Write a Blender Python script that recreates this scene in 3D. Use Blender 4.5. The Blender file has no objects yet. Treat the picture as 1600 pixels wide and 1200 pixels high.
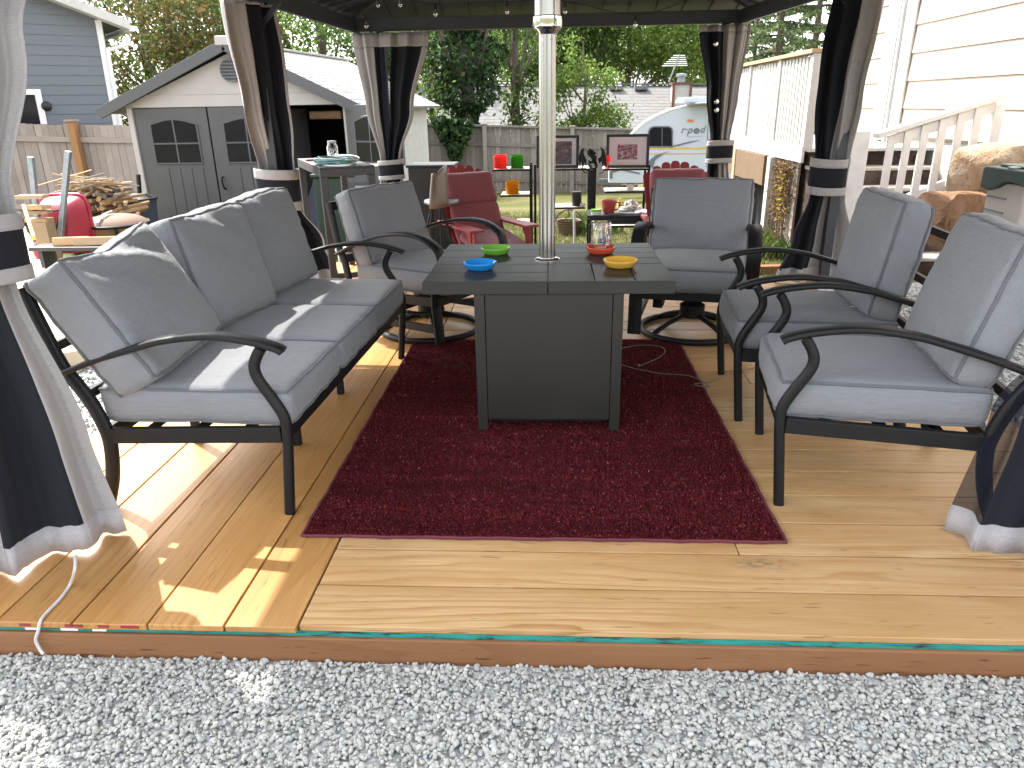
import bpy, math, random
import numpy as np
from mathutils import Vector, Matrix, noise
R = math.radians
rnd = random.Random(7)
nr = np.random.RandomState(11)
scene = bpy.context.scene
col = scene.collection

# ------------------------------------------------------------------ camera
YAW, PITCH, ROLL, FPX = 0.0570974, 0.3659082, -0.0177835, 1136.35
CAM = Vector((0.0, -1.591983, 1.32))
Fw = Vector((-math.sin(YAW)*math.cos(PITCH), math.cos(YAW)*math.cos(PITCH), -math.sin(PITCH)))
_r = Vector((math.cos(YAW), math.sin(YAW), 0.0)); _u = _r.cross(Fw)
Rt = _r*math.cos(ROLL) + _u*math.sin(ROLL)
Up = -_r*math.sin(ROLL) + _u*math.cos(ROLL)
cam_data = bpy.data.cameras.new('camera')
cam_data.sensor_width = 36.0
cam_data.lens = FPX/1600*36.0
cam_data.clip_start = 0.05; cam_data.clip_end = 600.0
cam = bpy.data.objects.new('camera', cam_data); col.objects.link(cam)
m = Matrix((Rt, Up, -Fw)).transposed().to_4x4(); m.translation = CAM
cam.matrix_world = m
scene.camera = cam

# ------------------------------------------------------------------ light
SUN_DIR = Vector((-0.62, 0.51, 0.0)).normalized()*math.cos(R(51)) + Vector((0, 0, math.sin(R(51))))
world = bpy.data.worlds.new('World'); scene.world = world; world.use_nodes = True
wn = world.node_tree; wn.nodes.clear()
sky = wn.nodes.new('ShaderNodeTexSky'); sky.sky_type = 'NISHITA'; sky.sun_disc = False
sky.sun_elevation = R(51); sky.sun_rotation = math.atan2(SUN_DIR.x, SUN_DIR.y)
sky.air_density = 1.2; sky.dust_density = 3.0; sky.ozone_density = 1.0
bg = wn.nodes.new('ShaderNodeBackground'); bg.inputs['Strength'].default_value = 0.15
wo = wn.nodes.new('ShaderNodeOutputWorld')
# thin high cloud: the sky in view is white rather than blue
hz = wn.nodes.new('ShaderNodeHueSaturation'); hz.inputs['Saturation'].default_value = 0.22
wn.links.new(sky.outputs[0], hz.inputs['Color']); wn.links.new(hz.outputs[0], bg.inputs[0]); wn.links.new(bg.outputs[0], wo.inputs[0])
sun_d = bpy.data.lights.new('sun', 'SUN'); sun_d.energy = 2.15; sun_d.angle = R(0.55)
sun_d.color = (1.0, 0.95, 0.87)
sun = bpy.data.objects.new('sun', sun_d); col.objects.link(sun)
sun.rotation_euler = SUN_DIR.to_track_quat('Z', 'Y').to_euler(); sun.location = (0, 0, 12)
scene.view_settings.view_transform = 'Standard'; scene.view_settings.look = 'None'
scene.view_settings.gamma = 1.0; scene.view_settings.exposure = 2.35
scene.view_settings.use_curve_mapping = False
scene.cycles.max_bounces = 8; scene.cycles.transparent_max_bounces = 24
scene.cycles.diffuse_bounces = 5

# ------------------------------------------------------------------ helpers
def ray(u, v): return Fw*FPX + Rt*(u-800) - Up*(v-600)
def atY(u, v, y): d = ray(u, v); return CAM + d*((y-CAM.y)/d.y)
def atZ(u, v, z): d = ray(u, v); return CAM + d*((z-CAM.z)/d.z)
def atX(u, v, x): d = ray(u, v); return CAM + d*((x-CAM.x)/d.x)

def ground(x, y):
    """the yard falls away gently behind the deck"""
    t = max(0.0, y-3.0)
    z = -0.11 - 0.068*t + 0.0006*t*t
    if y > 40: z = -0.11 - 0.068*37 + 0.0006*37*37
    if x > 2.3 and y < 9:
        z += 0.02*min(1.0, x-2.3)
    return z

def wmat(o):
    m_ = o.matrix_basis.copy()
    return wmat(o.parent) @ m_ if o.parent else m_

class MB:
    def __init__(s): s.v = []; s.f = []; s.uv = None
    def add(s, vs, fs):
        n = len(s.v); s.v += [tuple(p) for p in vs]; s.f += [tuple(i+n for i in f) for f in fs]; return s
    def box(s, x0, x1, y0, y1, z0, z1):
        vs = [(x, y, z) for z in (z0, z1) for y in (y0, y1) for x in (x0, x1)]
        return s.add(vs, [(0,2,3,1),(4,5,7,6),(0,1,5,4),(2,6,7,3),(0,4,6,2),(1,3,7,5)])
    def obox(s, c, a, b, d):
        c = Vector(c); a = Vector(a); b = Vector(b); d = Vector(d)
        vs = [c+a*i+b*j+d*k for k in (-1,1) for j in (-1,1) for i in (-1,1)]
        return s.add(vs, [(0,2,3,1),(4,5,7,6),(0,1,5,4),(2,6,7,3),(0,4,6,2),(1,3,7,5)])
    def beam(s, p, q, w, h, up=(0,0,1)):
        p = Vector(p); q = Vector(q); t = (q-p); L = t.length; t.normalize()
        side = t.cross(Vector(up))
        if side.length < 1e-5: side = t.cross(Vector((1,0,0)))
        side.normalize(); u = side.cross(t)
        return s.obox((p+q)/2, t*(L/2), side*(w/2), u*(h/2))
    def sweep(s, pts, w, h, side, ch=0.25, closed=False):
        """chamfered bar swept along pts; w is measured along SIDE, h across it"""
        pts = [Vector(p) for p in pts]; side = Vector(side).normalized(); n = len(pts); c = min(w, h)*ch
        prof = [(-w/2+c,-h/2),(w/2-c,-h/2),(w/2,-h/2+c),(w/2,h/2-c),(w/2-c,h/2),(-w/2+c,h/2),(-w/2,h/2-c),(-w/2,-h/2+c)]
        vs = []
        for i, p in enumerate(pts):
            if closed: t = pts[(i+1) % n]-pts[i-1]
            else: t = pts[min(i+1, n-1)]-pts[max(i-1, 0)]
            t.normalize(); nn = t.cross(side).normalized()
            sd = nn.cross(t).normalized()
            vs += [p+sd*a+nn*b for a, b in prof]
        fs = []
        for i in range(n if closed else n-1):
            j = (i+1) % n
            for k in range(8):
                l = (k+1) % 8; fs.append((i*8+k, j*8+k, j*8+l, i*8+l))
        if not closed: fs += [tuple(range(8)), tuple((n-1)*8+k for k in reversed(range(8)))]
        return s.add(vs, fs)
    def tube(s, pts, r, n=8, closed=False, cap=True):
        pts = [Vector(p) for p in pts]; N = len(pts); vs = []; ref = Vector((0.13, 0.27, 0.95)); rr = r if hasattr(r, '__len__') else [r]*N
        prev = None
        for i, p in enumerate(pts):
            t = (pts[(i+1) % N]-pts[i-1]) if closed else (pts[min(i+1, N-1)]-pts[max(i-1, 0)])
            if t.length < 1e-9: t = Vector((0,0,1))
            t.normalize()
            if prev is None:
                a = t.cross(ref)
                if a.length < 1e-3: a = t.cross(Vector((1,0,0)))
            else: a = prev - t*prev.dot(t)
            a.normalize(); prev = a; b = t.cross(a)
            vs += [p+(a*math.cos(2*math.pi*k/n)+b*math.sin(2*math.pi*k/n))*rr[i] for k in range(n)]
        fs = []
        for i in range(N if closed else N-1):
            j = (i+1) % N
            fs += [(i*n+k, i*n+(k+1) % n, j*n+(k+1) % n, j*n+k) for k in range(n)]
        if cap and not closed: fs += [tuple(reversed(range(n))), tuple((N-1)*n+k for k in range(n))]
        return s.add(vs, fs)
    def lathe(s, prof, c=(0,0,0), n=24, cap=True):
        c = Vector(c); vs = []
        for r, z in prof: vs += [c+Vector((r*math.cos(2*math.pi*k/n), r*math.sin(2*math.pi*k/n), z)) for k in range(n)]
        fs = []
        for i in range(len(prof)-1):
            fs += [(i*n+k, i*n+(k+1) % n, (i+1)*n+(k+1) % n, (i+1)*n+k) for k in range(n)]
        if cap: fs += [tuple(reversed(range(n))), tuple((len(prof)-1)*n+k for k in range(n))]
        return s.add(vs, fs)
    def prism(s, poly, off):
        off = Vector(off); poly = [Vector(p) for p in poly]; n = len(poly)
        vs = poly+[p+off for p in poly]
        fs = [tuple(range(n)), tuple(reversed(range(n, 2*n)))]
        fs += [(i, n+i, n+(i+1) % n, (i+1) % n) for i in range(n)]
        return s.add(vs, fs)
    def build(s, name, mat, parent=None, smooth=False, bevel=0, world=False, ang=40, fix=False):
        me = bpy.data.meshes.new(name)
        v = s.v
        if world and parent is not None:
            inv = wmat(parent).inverted(); v = [tuple(inv @ Vector(p)) for p in v]
        me.from_pydata(v, [], s.f); me.update()
        o = bpy.data.objects.new(name, me); col.objects.link(o)
        if mat: me.materials.append(mat)
        if parent is not None: o.parent = parent
        if fix:
            import bmesh
            b = bmesh.new(); b.from_mesh(me); bmesh.ops.recalc_face_normals(b, faces=b.faces); b.to_mesh(me); b.free()
        if smooth:
            me.shade_smooth(); me.set_sharp_from_angle(angle=R(ang))
        if bevel:
            bm = o.modifiers.new('edge', 'BEVEL'); bm.width = bevel; bm.segments = 2; bm.limit_method = 'ANGLE'
        return o

def bulk(name, verts, tris_or_quads, mat, parent=None):
    """numpy mesh: verts (n,3), faces (m,k)"""
    me = bpy.data.meshes.new(name)
    k = tris_or_quads.shape[1]; mcount = len(tris_or_quads)
    me.vertices.add(len(verts)); me.vertices.foreach_set('co', np.asarray(verts, dtype=np.float32).ravel())
    me.loops.add(mcount*k); me.loops.foreach_set('vertex_index', np.asarray(tris_or_quads, dtype=np.int32).ravel())
    me.polygons.add(mcount); me.polygons.foreach_set('loop_start', np.arange(0, mcount*k, k, dtype=np.int32))
    me.polygons.foreach_set('loop_total', np.full(mcount, k, dtype=np.int32))
    me.update(calc_edges=True); me.validate()
    o = bpy.data.objects.new(name, me); col.objects.link(o)
    if mat: me.materials.append(mat)
    if parent is not None: o.parent = parent
    return o

def tag(o, label=None, cat=None, group=None, kind=None):
    if label: o['label'] = label
    if cat: o['category'] = cat
    if group: o['group'] = group
    if kind: o['kind'] = kind
    return o
def thing(name, label, cat, loc=(0,0,0), rz=0.0, group=None, kind=None):
    o = bpy.data.objects.new(name, None); col.objects.link(o)
    o.empty_display_size = 0.1
    o.location = loc; o.rotation_euler = (0, 0, rz)
    return tag(o, label, cat, group, kind)
def copy_tree(o, parent=None):
    c = o.copy(); col.objects.link(c)
    if parent is not None: c.parent = parent
    for ch in list(o.children): copy_tree(ch, c)
    return c

# ------------------------------------------------------------------ materials
class NT:
    def __init__(s, name):
        s.m = bpy.data.materials.new(name); s.m.use_nodes = True; s.t = s.m.node_tree; s.t.nodes.clear()
        s.out = s.t.nodes.new('ShaderNodeOutputMaterial')
    def n(s, kind, **kw):
        nd = s.t.nodes.new('ShaderNode'+kind)
        for k, v in kw.items():
            if k.startswith('i_'):
                key = k[2:]; key = int(key) if key.isdigit() else key.replace('_', ' ')
                nd.inputs[key].default_value = v
            else: setattr(nd, k, v)
        return nd
    def l(s, a, b): s.t.links.new(a, b)
    def ramp(s, fac, stops):
        nd = s.t.nodes.new('ShaderNodeValToRGB'); e = nd.color_ramp.elements
        while len(e) < len(stops): e.new(0.5)
        for i, (p, c) in enumerate(stops):
            e[i].position = p; e[i].color = (*c, 1) if len(c) == 3 else c
        s.l(fac, nd.inputs[0]); return nd.outputs[0]
    def coords(s, kind='Object', scale=(1,1,1), loc=(0,0,0), perobj=False):
        tc = s.n('TexCoord'); mp = s.n('Mapping'); mp.inputs['Scale'].default_value = scale; mp.inputs['Location'].default_value = loc
        if kind == 'World':
            g = s.n('NewGeometry'); src = g.outputs['Position']
        else: src = tc.outputs[kind]
        if perobj:
            oi = s.n('ObjectInfo'); ad = s.n('VectorMath', operation='MULTIPLY_ADD')
            cb = s.n('CombineXYZ'); s.l(oi.outputs['Random'], cb.inputs[0]); s.l(oi.outputs['Random'], cb.inputs[1]); s.l(oi.outputs['Random'], cb.inputs[2])
            ad.inputs[1].default_value = (37, 53, 71); s.l(cb.outputs[0], ad.inputs[0]); s.l(src, ad.inputs[2]); src = ad.outputs[0]
        s.l(src, mp.inputs[0]); return mp.outputs[0]
    def noise(s, vec, scale, detail=4, rough=.55, dist=0):
        nd = s.n('TexNoise'); nd.inputs['Scale'].default_value = scale; nd.inputs['Detail'].default_value = detail
        nd.inputs['Roughness'].default_value = rough; nd.inputs['Distortion'].default_value = dist
        s.l(vec, nd.inputs['Vector']); return nd.outputs['Fac']
    def mix(s, fac, a, b, mode='MIX'):
        nd = s.t.nodes.new('ShaderNodeMix'); nd.data_type = 'RGBA'; nd.blend_type = mode
        for sock, val in ((nd.inputs[0], fac), (nd.inputs[6], a), (nd.inputs[7], b)):
            if hasattr(val, 'is_output') or isinstance(val, bpy.types.NodeSocket): s.l(val, sock)
            elif isinstance(val, (int, float)): sock.default_value = val
            else: sock.default_value = (*val, 1) if len(val) == 3 else val
        return nd.outputs[2]
    def bump(s, h, strength=.3, dist=.01, normal=None):
        nd = s.n('Bump'); nd.inputs['Strength'].default_value = strength; nd.inputs['Distance'].default_value = dist
        s.l(h, nd.inputs['Height'])
        if normal is not None: s.l(normal, nd.inputs['Normal'])
        return nd.outputs[0]
    def bsdf(s, color, rough=.6, metal=0.0, normal=None, spec=.5, **kw):
        b = s.n('BsdfPrincipled')
        for sock, val in ((b.inputs['Base Color'], color), (b.inputs['Roughness'], rough), (b.inputs['Metallic'], metal)):
            if isinstance(val, bpy.types.NodeSocket): s.l(val, sock)
            elif isinstance(val, (int, float)): sock.default_value = val
            else: sock.default_value = (*val, 1)
        b.inputs['Specular IOR Level'].default_value = spec
        if normal is not None: s.l(normal, b.inputs['Normal'])
        for k, v in kw.items(): b.inputs[k.replace('_', ' ')].default_value = v
        return b
    def done(s, b): s.l(b.outputs[0], s.out.inputs[0]); return s.m

def simple(name, c, rough=.6, metal=0.0, var=.15, scale=6.0, bump=.1, bscale=60.0, spec=.5, kind='Object', **kw):
    t = NT(name); v = t.coords(kind)
    n1 = t.noise(v, scale, 5, .6)
    lo = tuple(x*(1-var) for x in c); hi = tuple(min(1, x*(1+var)) for x in c)
    colr = t.ramp(n1, [(.3, lo), (.7, hi)])
    nn = t.bump(t.noise(v, bscale, 3), bump, .003) if bump else None
    rr = t.n('MapRange'); rr.inputs[3].default_value = max(.02, rough-.07); rr.inputs[4].default_value = min(1, rough+.07); t.l(n1, rr.inputs[0])
    return t.done(t.bsdf(colr, rr.outputs[0], metal, nn, spec, **kw))

def wood(name, light, mid, dark, along='y', rough=.5, knots=True, var=.16, weather=0.0, fleck=.55, smudge=None):
    """plank grain running along one object axis; every plank shifts the pattern"""
    t = NT(name)
    def st(a, c): return {'x': (a, c, c), 'y': (c, a, c), 'z': (c, c, a)}[along]
    # growth rings cut at a low angle: long arches and wandering streaks
    v = t.coords('Object', st(.55, 5.5), perobj=True)
    wob = t.n('TexNoise'); wob.inputs['Scale'].default_value = 1.1; wob.inputs['Detail'].default_value = 3; t.l(v, wob.inputs['Vector'])
    ad = t.n('VectorMath', operation='MULTIPLY_ADD'); ad.inputs[1].default_value = (1.5, 1.5, 1.5); t.l(wob.outputs['Color'], ad.inputs[0]); t.l(v, ad.inputs[2])
    wv = t.n('TexWave', wave_type='BANDS', bands_direction={'x': 'Y', 'y': 'X', 'z': 'X'}[along], wave_profile='SAW')
    wv.inputs['Scale'].default_value = 1.35; wv.inputs['Distortion'].default_value = 3.6
    wv.inputs['Detail'].default_value = 3; wv.inputs['Detail Scale'].default_value = 1.2; wv.inputs['Detail Roughness'].default_value = .6
    t.l(ad.outputs[0], wv.inputs[0])
    blot = t.noise(t.coords('Object', st(.8, 3.5), perobj=True), 1.6, 4, .6, .5)
    fine = t.noise(t.coords('Object', st(4, 150), perobj=True), 1.0, 4, .65)
    flk = t.noise(t.coords('Object', st(9, 90), perobj=True), 1.0, 2, .5)
    c1 = t.ramp(wv.outputs['Fac'], [(.0, tuple(.7*a_+.3*b_ for a_, b_ in zip(light, mid))), (.15, light), (.58, light), (.84, mid), (.96, tuple(.35*a_+.65*b_ for a_, b_ in zip(mid, dark))), (1.0, mid)])
    calm = t.noise(t.coords('Object', st(.9, 2.2), perobj=True), 1.9, 3, .5)
    c1 = t.mix(t.ramp(calm, [(.36, (0,0,0)), (.62, (.85,)*3)]), c1, light)
    c2 = t.mix(t.ramp(blot, [(.36, (0,0,0)), (.66, (.9,)*3)]), c1, mid)
    c3 = t.mix(t.ramp(fine, [(.46, (.5,)*3), (.62, (0,0,0))]), c2, mid)
    c3 = t.mix(t.ramp(flk, [(.665, (0,0,0)), (.72, (fleck,)*3)]), c3, tuple(x*.55 for x in dark))
    oi = t.n('ObjectInfo'); mr = t.n('MapRange'); mr.inputs[3].default_value = 1-var; mr.inputs[4].default_value = 1+var*.6
    t.l(oi.outputs['Random'], mr.inputs[0])
    hs = t.n('HueSaturation'); t.l(c3, hs.inputs['Color']); t.l(mr.outputs[0], hs.inputs['Value'])
    cc = hs.outputs[0]
    if knots:
        vo = t.n('TexVoronoi'); vo.inputs['Scale'].default_value = 1.0
        t.l(t.coords('Object', st(1.1, 2.6), perobj=True), vo.inputs[0])
        cc = t.mix(t.ramp(vo.outputs['Distance'], [(.02, (.85,)*3), (.05, (0,0,0))]), cc, tuple(x*.35 for x in dark))
    if weather:
        dirt = t.noise(t.coords('World'), 2.2, 6, .65)
        cc = t.mix(t.ramp(dirt, [(.5, (0,0,0)), (.75, (weather,)*3)]), cc, (.16, .13, .10))
    if smudge:     # a grey smear trodden into one board
        g = t.n('NewGeometry'); sb = t.n('VectorMath', operation='SUBTRACT'); sb.inputs[1].default_value = smudge; t.l(g.outputs['Position'], sb.inputs[0])
        mu = t.n('VectorMath', operation='MULTIPLY'); mu.inputs[1].default_value = (8, 22, 22); t.l(sb.outputs[0], mu.inputs[0])
        ln = t.n('VectorMath', operation='LENGTH'); t.l(mu.outputs[0], ln.inputs[0])
        ms = t.ramp(ln.outputs['Value'], [(.0, (1,)*3), (1.0, (0,0,0))]); nz = t.ramp(t.noise(t.coords('World', (30, 70, 1)), 1.0, 4, .7), [(.42, (0,0,0)), (.6, (.9,)*3)])
        cc = t.mix(t.mix(1.0, ms, nz, 'MULTIPLY'), cc, (.10, .095, .09))
    nn = t.bump(fine, .3, .002)
    return t.done(t.bsdf(cc, rough, 0, nn, .35))

def island(name, stops, rough=.8, trans=0.0, extra_noise=0.0, spec=.25):
    """one colour per loose piece of the mesh (leaves, blades, pebbles)"""
    t = NT(name); g = t.n('NewGeometry')
    c = t.ramp(g.outputs['Random Per Island'], stops)
    if extra_noise:
        n1 = t.noise(t.coords('World'), extra_noise, 3)
        c = t.mix(t.ramp(n1, [(.35, (0,0,0)), (.7, (.6,)*3)]), c, tuple(x*.55 for x in stops[0][1]))
    b = t.bsdf(c, rough, 0, None, spec)
    if trans:
        tr = t.n('BsdfTranslucent'); t.l(c, tr.inputs[0]); mx = t.n('MixShader'); mx.inputs[0].default_value = trans
        t.l(b.outputs[0], mx.inputs[1]); t.l(tr.outputs[0], mx.inputs[2]); return t.done(mx)
    return t.done(b)

M = {}
M['plank_across'] = wood('pine across', (.62,.43,.225), (.47,.265,.105), (.25,.125,.048), 'x', .45, smudge=(.645, .325, 0))
M['plank_along'] = wood('pine along', (.52,.285,.10), (.40,.195,.058), (.23,.105,.035), 'y', .42)
M['joist'] = wood('fir joist', (.27,.132,.060), (.215,.097,.042), (.13,.053,.022), 'x', .65, var=.1, fleck=.8)
M['post_wood'] = wood('cedar post', (.36,.19,.085), (.30,.15,.065), (.2,.09,.04), 'z', .6)
M['fence_wood'] = wood('weathered fence', (.36,.30,.27), (.30,.25,.225), (.19,.15,.135), 'z', .85, var=.22, weather=.4)
M['fence_grey'] = wood('grey old fence', (.27,.24,.21), (.21,.185,.16), (.12,.10,.085), 'z', .9, var=.25, weather=.5)
M['rail_wood'] = wood('weathered rail', (.38,.32,.28), (.33,.27,.23), (.22,.17,.15), 'x', .85)
M['log'] = wood('split log', (.50,.34,.19), (.42,.26,.13), (.26,.14,.07), 'x', .8)
M['white_wood'] = simple('old white paint', (.47,.455,.435), .6, var=.12, scale=9, bump=.25, bscale=30)
M['rail_white'] = simple('white railing lightened for shade', (.74,.725,.70), .6, var=.10, scale=9, bump=.25, bscale=30)  # lighter copy of the porch white, its colour making up for shade on the railing
M['tan_wood'] = wood('tan timber', (.42,.31,.20), (.36,.25,.15), (.24,.15,.085), 'x', .8)
M['black_metal'] = simple('black powder coat', (.008,.008,.009), .5, .0, .2, 30, .12, 300, spec=.28)
M['table_metal'] = simple('charcoal powder coat', (.023,.022,.020), .40, .0, .08, 4, .06, 400, spec=.35)
M['bar_metal'] = simple('grey bar table metal', (.045,.045,.048), .45, .0, .12, 8, .06, 200)
M['roof_metal'] = simple('charcoal roof steel', (.026,.028,.032), .5, .1, .15, 5, .05, 60)
M['beam_metal'] = simple('dark beam aluminium', (.035,.038,.045), .45, .1, .12, 5, .04, 60)
M['chrome'] = simple('chrome', (.75,.75,.74), .12, 1.0, .05, 5, 0)
M['grey_steel'] = simple('galvanised steel', (.30,.33,.36), .4, .6, .15, 20, .1)
M['white_paint'] = simple('white paint', (.74,.74,.73), .45, var=.06, scale=3, bump=.05)
M['rubber'] = simple('black rubber', (.015,.015,.015), .8)
M['white_plastic'] = simple('white plastic', (.7,.7,.68), .45, var=.04)
M['teal_paint'] = None

def steel():
    t = NT('brushed stainless steel'); v = t.coords('Object', (1, 1, .01))
    n1 = t.noise(v, 160, 2, .5); n2 = t.noise(t.coords('Object', (1,1,1)), 9, 3)
    rr = t.n('MapRange'); rr.inputs[3].default_value = .2; rr.inputs[4].default_value = .28; t.l(n2, rr.inputs[0])
    return t.done(t.bsdf((.40,.388,.365), rr.outputs[0], 1.0))
M['steel'] = steel()

def fabric(name, c, weave=900, var=.12, rough=.92, sheen=.2):
    t = NT(name); v = t.coords('Object')
    w1 = t.n('TexWave', bands_direction='X'); w1.inputs['Scale'].default_value = weave/6; t.l(v, w1.inputs[0])
    w2 = t.n('TexWave', bands_direction='Y'); w2.inputs['Scale'].default_value = weave/6; t.l(v, w2.inputs[0])
    streak = t.noise(t.coords('Object', (3, 140, 140)), 2.0, 4, .7)
    soft = t.noise(v, 5.0, 4, .6)
    lo = tuple(x*(1-var) for x in c); hi = tuple(x*(1+var) for x in c)
    c1 = t.ramp(streak, [(.3, lo), (.7, hi)])
    c2 = t.mix(t.ramp(soft, [(.3, (.22,)*3), (.7, (0,0,0))]), c1, tuple(x*.75 for x in c))
    ad = t.n('Math', operation='ADD'); t.l(w1.outputs['Fac'], ad.inputs[0]); t.l(w2.outputs['Fac'], ad.inputs[1])
    n0 = t.bump(t.noise(v, 14, 5, .62, .8), .42, .016)
    nn = t.bump(ad.outputs[0], .12, .0008, n0)
    b = t.bsdf(c2, rough, 0, nn, .2); b.inputs['Sheen Weight'].default_value = sheen
    return t.done(b)
M['cushion'] = fabric('slate grey cushion fabric', (.198,.205,.220))
M['piping'] = fabric('grey piping', (.12,.124,.135))
M['curtain_grey'] = fabric('taupe curtain polyester', (.33,.312,.308), 3000)
M['hem_grey'] = fabric('pale grey hem', (.36,.345,.355), 3000)
M['curtain_black'] = fabric('black curtain cloth', (.013,.014,.019), 3000, sheen=.03)
M['maroon_pad'] = fabric('faded maroon pad', (.205,.058,.066), 500, .1)
M['red_paint'] = simple('red adirondack paint', (.25,.032,.036), .45, var=.15, scale=6)
M['red_tub'] = simple('red wheelbarrow tub', (.38,.03,.055), .35, var=.12, scale=5)

def netting():
    t = NT('black mosquito netting'); d = t.bsdf((.012,.014,.022), .9, 0, None, .1); tr = t.n('BsdfTransparent')
    lw = t.n('LayerWeight'); lw.inputs[0].default_value = .45
    mr = t.n('MapRange'); mr.inputs[3].default_value = .74; mr.inputs[4].default_value = .98; t.l(lw.outputs['Facing'], mr.inputs[0])
    mx = t.n('MixShader'); t.l(mr.outputs[0], mx.inputs[0]); t.l(tr.outputs[0], mx.inputs[1]); t.l(d.outputs[0], mx.inputs[2])
    return t.done(mx)
M['netting'] = netting()

def glass(name, c=(1,1,1), rough=.02):
    t = NT(name)
    b = t.bsdf(c, rough, 0, None, .5); b.inputs['Transmission Weight'].default_value = 1.0; b.inputs['IOR'].default_value = 1.45
    return t.done(b)
def tinted(name, c):
    t = NT(name); b = t.bsdf(c, .25, 0, None, .5); tr = t.n('BsdfTranslucent'); tr.inputs[0].default_value = (*c, 1)
    mx = t.n('MixShader'); mx.inputs[0].default_value = .55; t.l(b.outputs[0], mx.inputs[1]); t.l(tr.outputs[0], mx.inputs[2]); return t.done(mx)
M['glass'] = glass('clear glass')
M['dark_glass'] = simple('dark window glass', (.012,.013,.016), .12, 0, .1, 2, 0, spec=.22)
M['red_glass'] = tinted('coral glass', (.80,.10,.07))
M['green_glass'] = tinted('green glass', (.08,.34,.03))
M['yellow_glass'] = tinted('amber glass', (.85,.48,.02))
def plastic(name, c): return simple(name, c, .25, 0, .05, 8, 0, spec=.5)
M['blue_dish'] = plastic('blue ceramic', (.015,.22,.58))
M['green_dish'] = plastic('green ceramic', (.16,.40,.05))
M['coral_dish'] = plastic('coral ceramic', (.62,.09,.04))
M['yellow_dish'] = plastic('yellow ceramic', (.66,.38,.05))

def rug_mat(kind):
    t = NT('burgundy rug '+kind); v = t.coords('World')
    if kind == 'pile':
        g = t.n('NewGeometry')
        c = t.ramp(g.outputs['Random Per Island'], [(0, (.085,.007,.009)), (.5, (.150,.013,.015)), (.85, (.20,.022,.023)), (.95, (.26,.05,.052)), (1, (.42,.16,.16))])
    else: c = t.ramp(t.noise(v, 300, 2), [(.3, (.02,.003,.006)), (.7, (.08,.01,.018))])
    band = t.noise(t.coords('World', (.5, 7, 1)), 1.6, 4, .6)
    c = t.mix(t.ramp(band, [(.3, (.6,)*3), (.62, (0,0,0))]), c, (.05,.005,.009))
    return t.done(t.bsdf(c, .85, 0, None, .2))
M['rug_pile'] = rug_mat('pile'); M['rug_base'] = rug_mat('base')
M['rug_edge'] = simple('rug binding', (.12,.02,.035), .8)

def gravel_mat():
    t = NT('gravel bed'); v = t.coords('World')
    vo = t.n('TexVoronoi'); vo.inputs['Scale'].default_value = 48; t.l(v, vo.inputs[0])
    c = t.mix(.75, t.ramp(t.noise(v, 30, 3), [(.3, (.30,.30,.29)), (.7, (.52,.52,.50))]), vo.outputs['Color'], 'MULTIPLY')
    vb = t.n('TexVoronoi'); vb.inputs['Scale'].default_value = 48; t.l(v, vb.inputs[0])
    sat = t.n('HueSaturation'); sat.inputs['Saturation'].default_value = .08; sat.inputs['Value'].default_value = 1.25; t.l(c, sat.inputs['Color'])
    return t.done(t.bsdf(sat.outputs[0], .9, 0, t.bump(vb.outputs['Distance'], .9, -.02), .2))
M['gravel'] = gravel_mat()
M['pebble'] = island('pebbles', [(0, (.28,.29,.28)), (.12, (.36,.365,.345)), (.5, (.405,.405,.38)), (.8, (.445,.44,.405)), (.93, (.34,.36,.37)), (1, (.54,.53,.49))], .85)
def lawn_mat():
    t = NT('lawn soil'); v = t.coords('World')
    c = t.ramp(t.noise(v, .9, 6, .65), [(.3, (.06,.07,.022)), (.5, (.10,.095,.038)), (.7, (.16,.13,.075))])
    c = t.mix(t.ramp(t.noise(v, 40, 4), [(.4, (0,0,0)), (.7, (.6,)*3)]), c, (.09,.11,.03))
    return t.done(t.bsdf(c, .95, 0, t.bump(t.noise(v, 60, 4), .5, .03), .1))
M['lawn'] = lawn_mat()
M['blade'] = island('grass blades', [(0, (.04,.06,.015)), (.4, (.08,.10,.025)), (.7, (.15,.14,.05)), (1, (.24,.20,.10))], .8, .35)
M['weed'] = island('weed leaves', [(0, (.03,.06,.012)), (.6, (.07,.12,.025)), (1, (.15,.17,.04))], .7, .35)
M['leaf_mid'] = island('mid green leaves', [(0, (.03,.062,.015)), (.5, (.07,.13,.03)), (.85, (.12,.19,.045)), (1, (.20,.26,.06))], .65, .58)
M['leaf_light'] = island('light green leaves', [(0, (.065,.11,.022)), (.5, (.13,.21,.04)), (.85, (.20,.28,.065)), (1, (.28,.32,.09))], .65, .6)
M['leaf_dark'] = island('dark ivy leaves', [(0, (.012,.030,.010)), (.5, (.028,.062,.020)), (.9, (.05,.10,.03)), (1, (.10,.15,.05))], .55, .25)
M['leaf_orange'] = island('rusty leaves', [(0, (.04,.055,.014)), (.5, (.085,.105,.028)), (.66, (.13,.11,.035)), (.88, (.16,.085,.033)), (1, (.24,.17,.06))], .7, .4)
M['needle'] = island('fir needles', [(0, (.045,.075,.03)), (.6, (.10,.145,.06)), (1, (.20,.24,.11))], .7, .5)
M['yellow_leaf'] = island('yellow moss', [(0, (.16,.11,.02)), (.6, (.30,.22,.03)), (1, (.42,.34,.05))], .8, .3)
M['brown_leaf'] = island('dead vine', [(0, (.10,.06,.03)), (.6, (.18,.11,.055)), (1, (.28,.18,.08))], .8, .2)
M['bark'] = simple('bark', (.12,.095,.075), .9, var=.4, scale=14, bump=.7, bscale=30)
M['blue_siding'] = simple('blue grey siding', (.125,.14,.162), .6, var=.05, scale=2, bump=.12, bscale=40)
M['cream_siding'] = simple('cream siding', (.43,.36,.295), .6, var=.06, scale=3, bump=.15, bscale=50)
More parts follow.
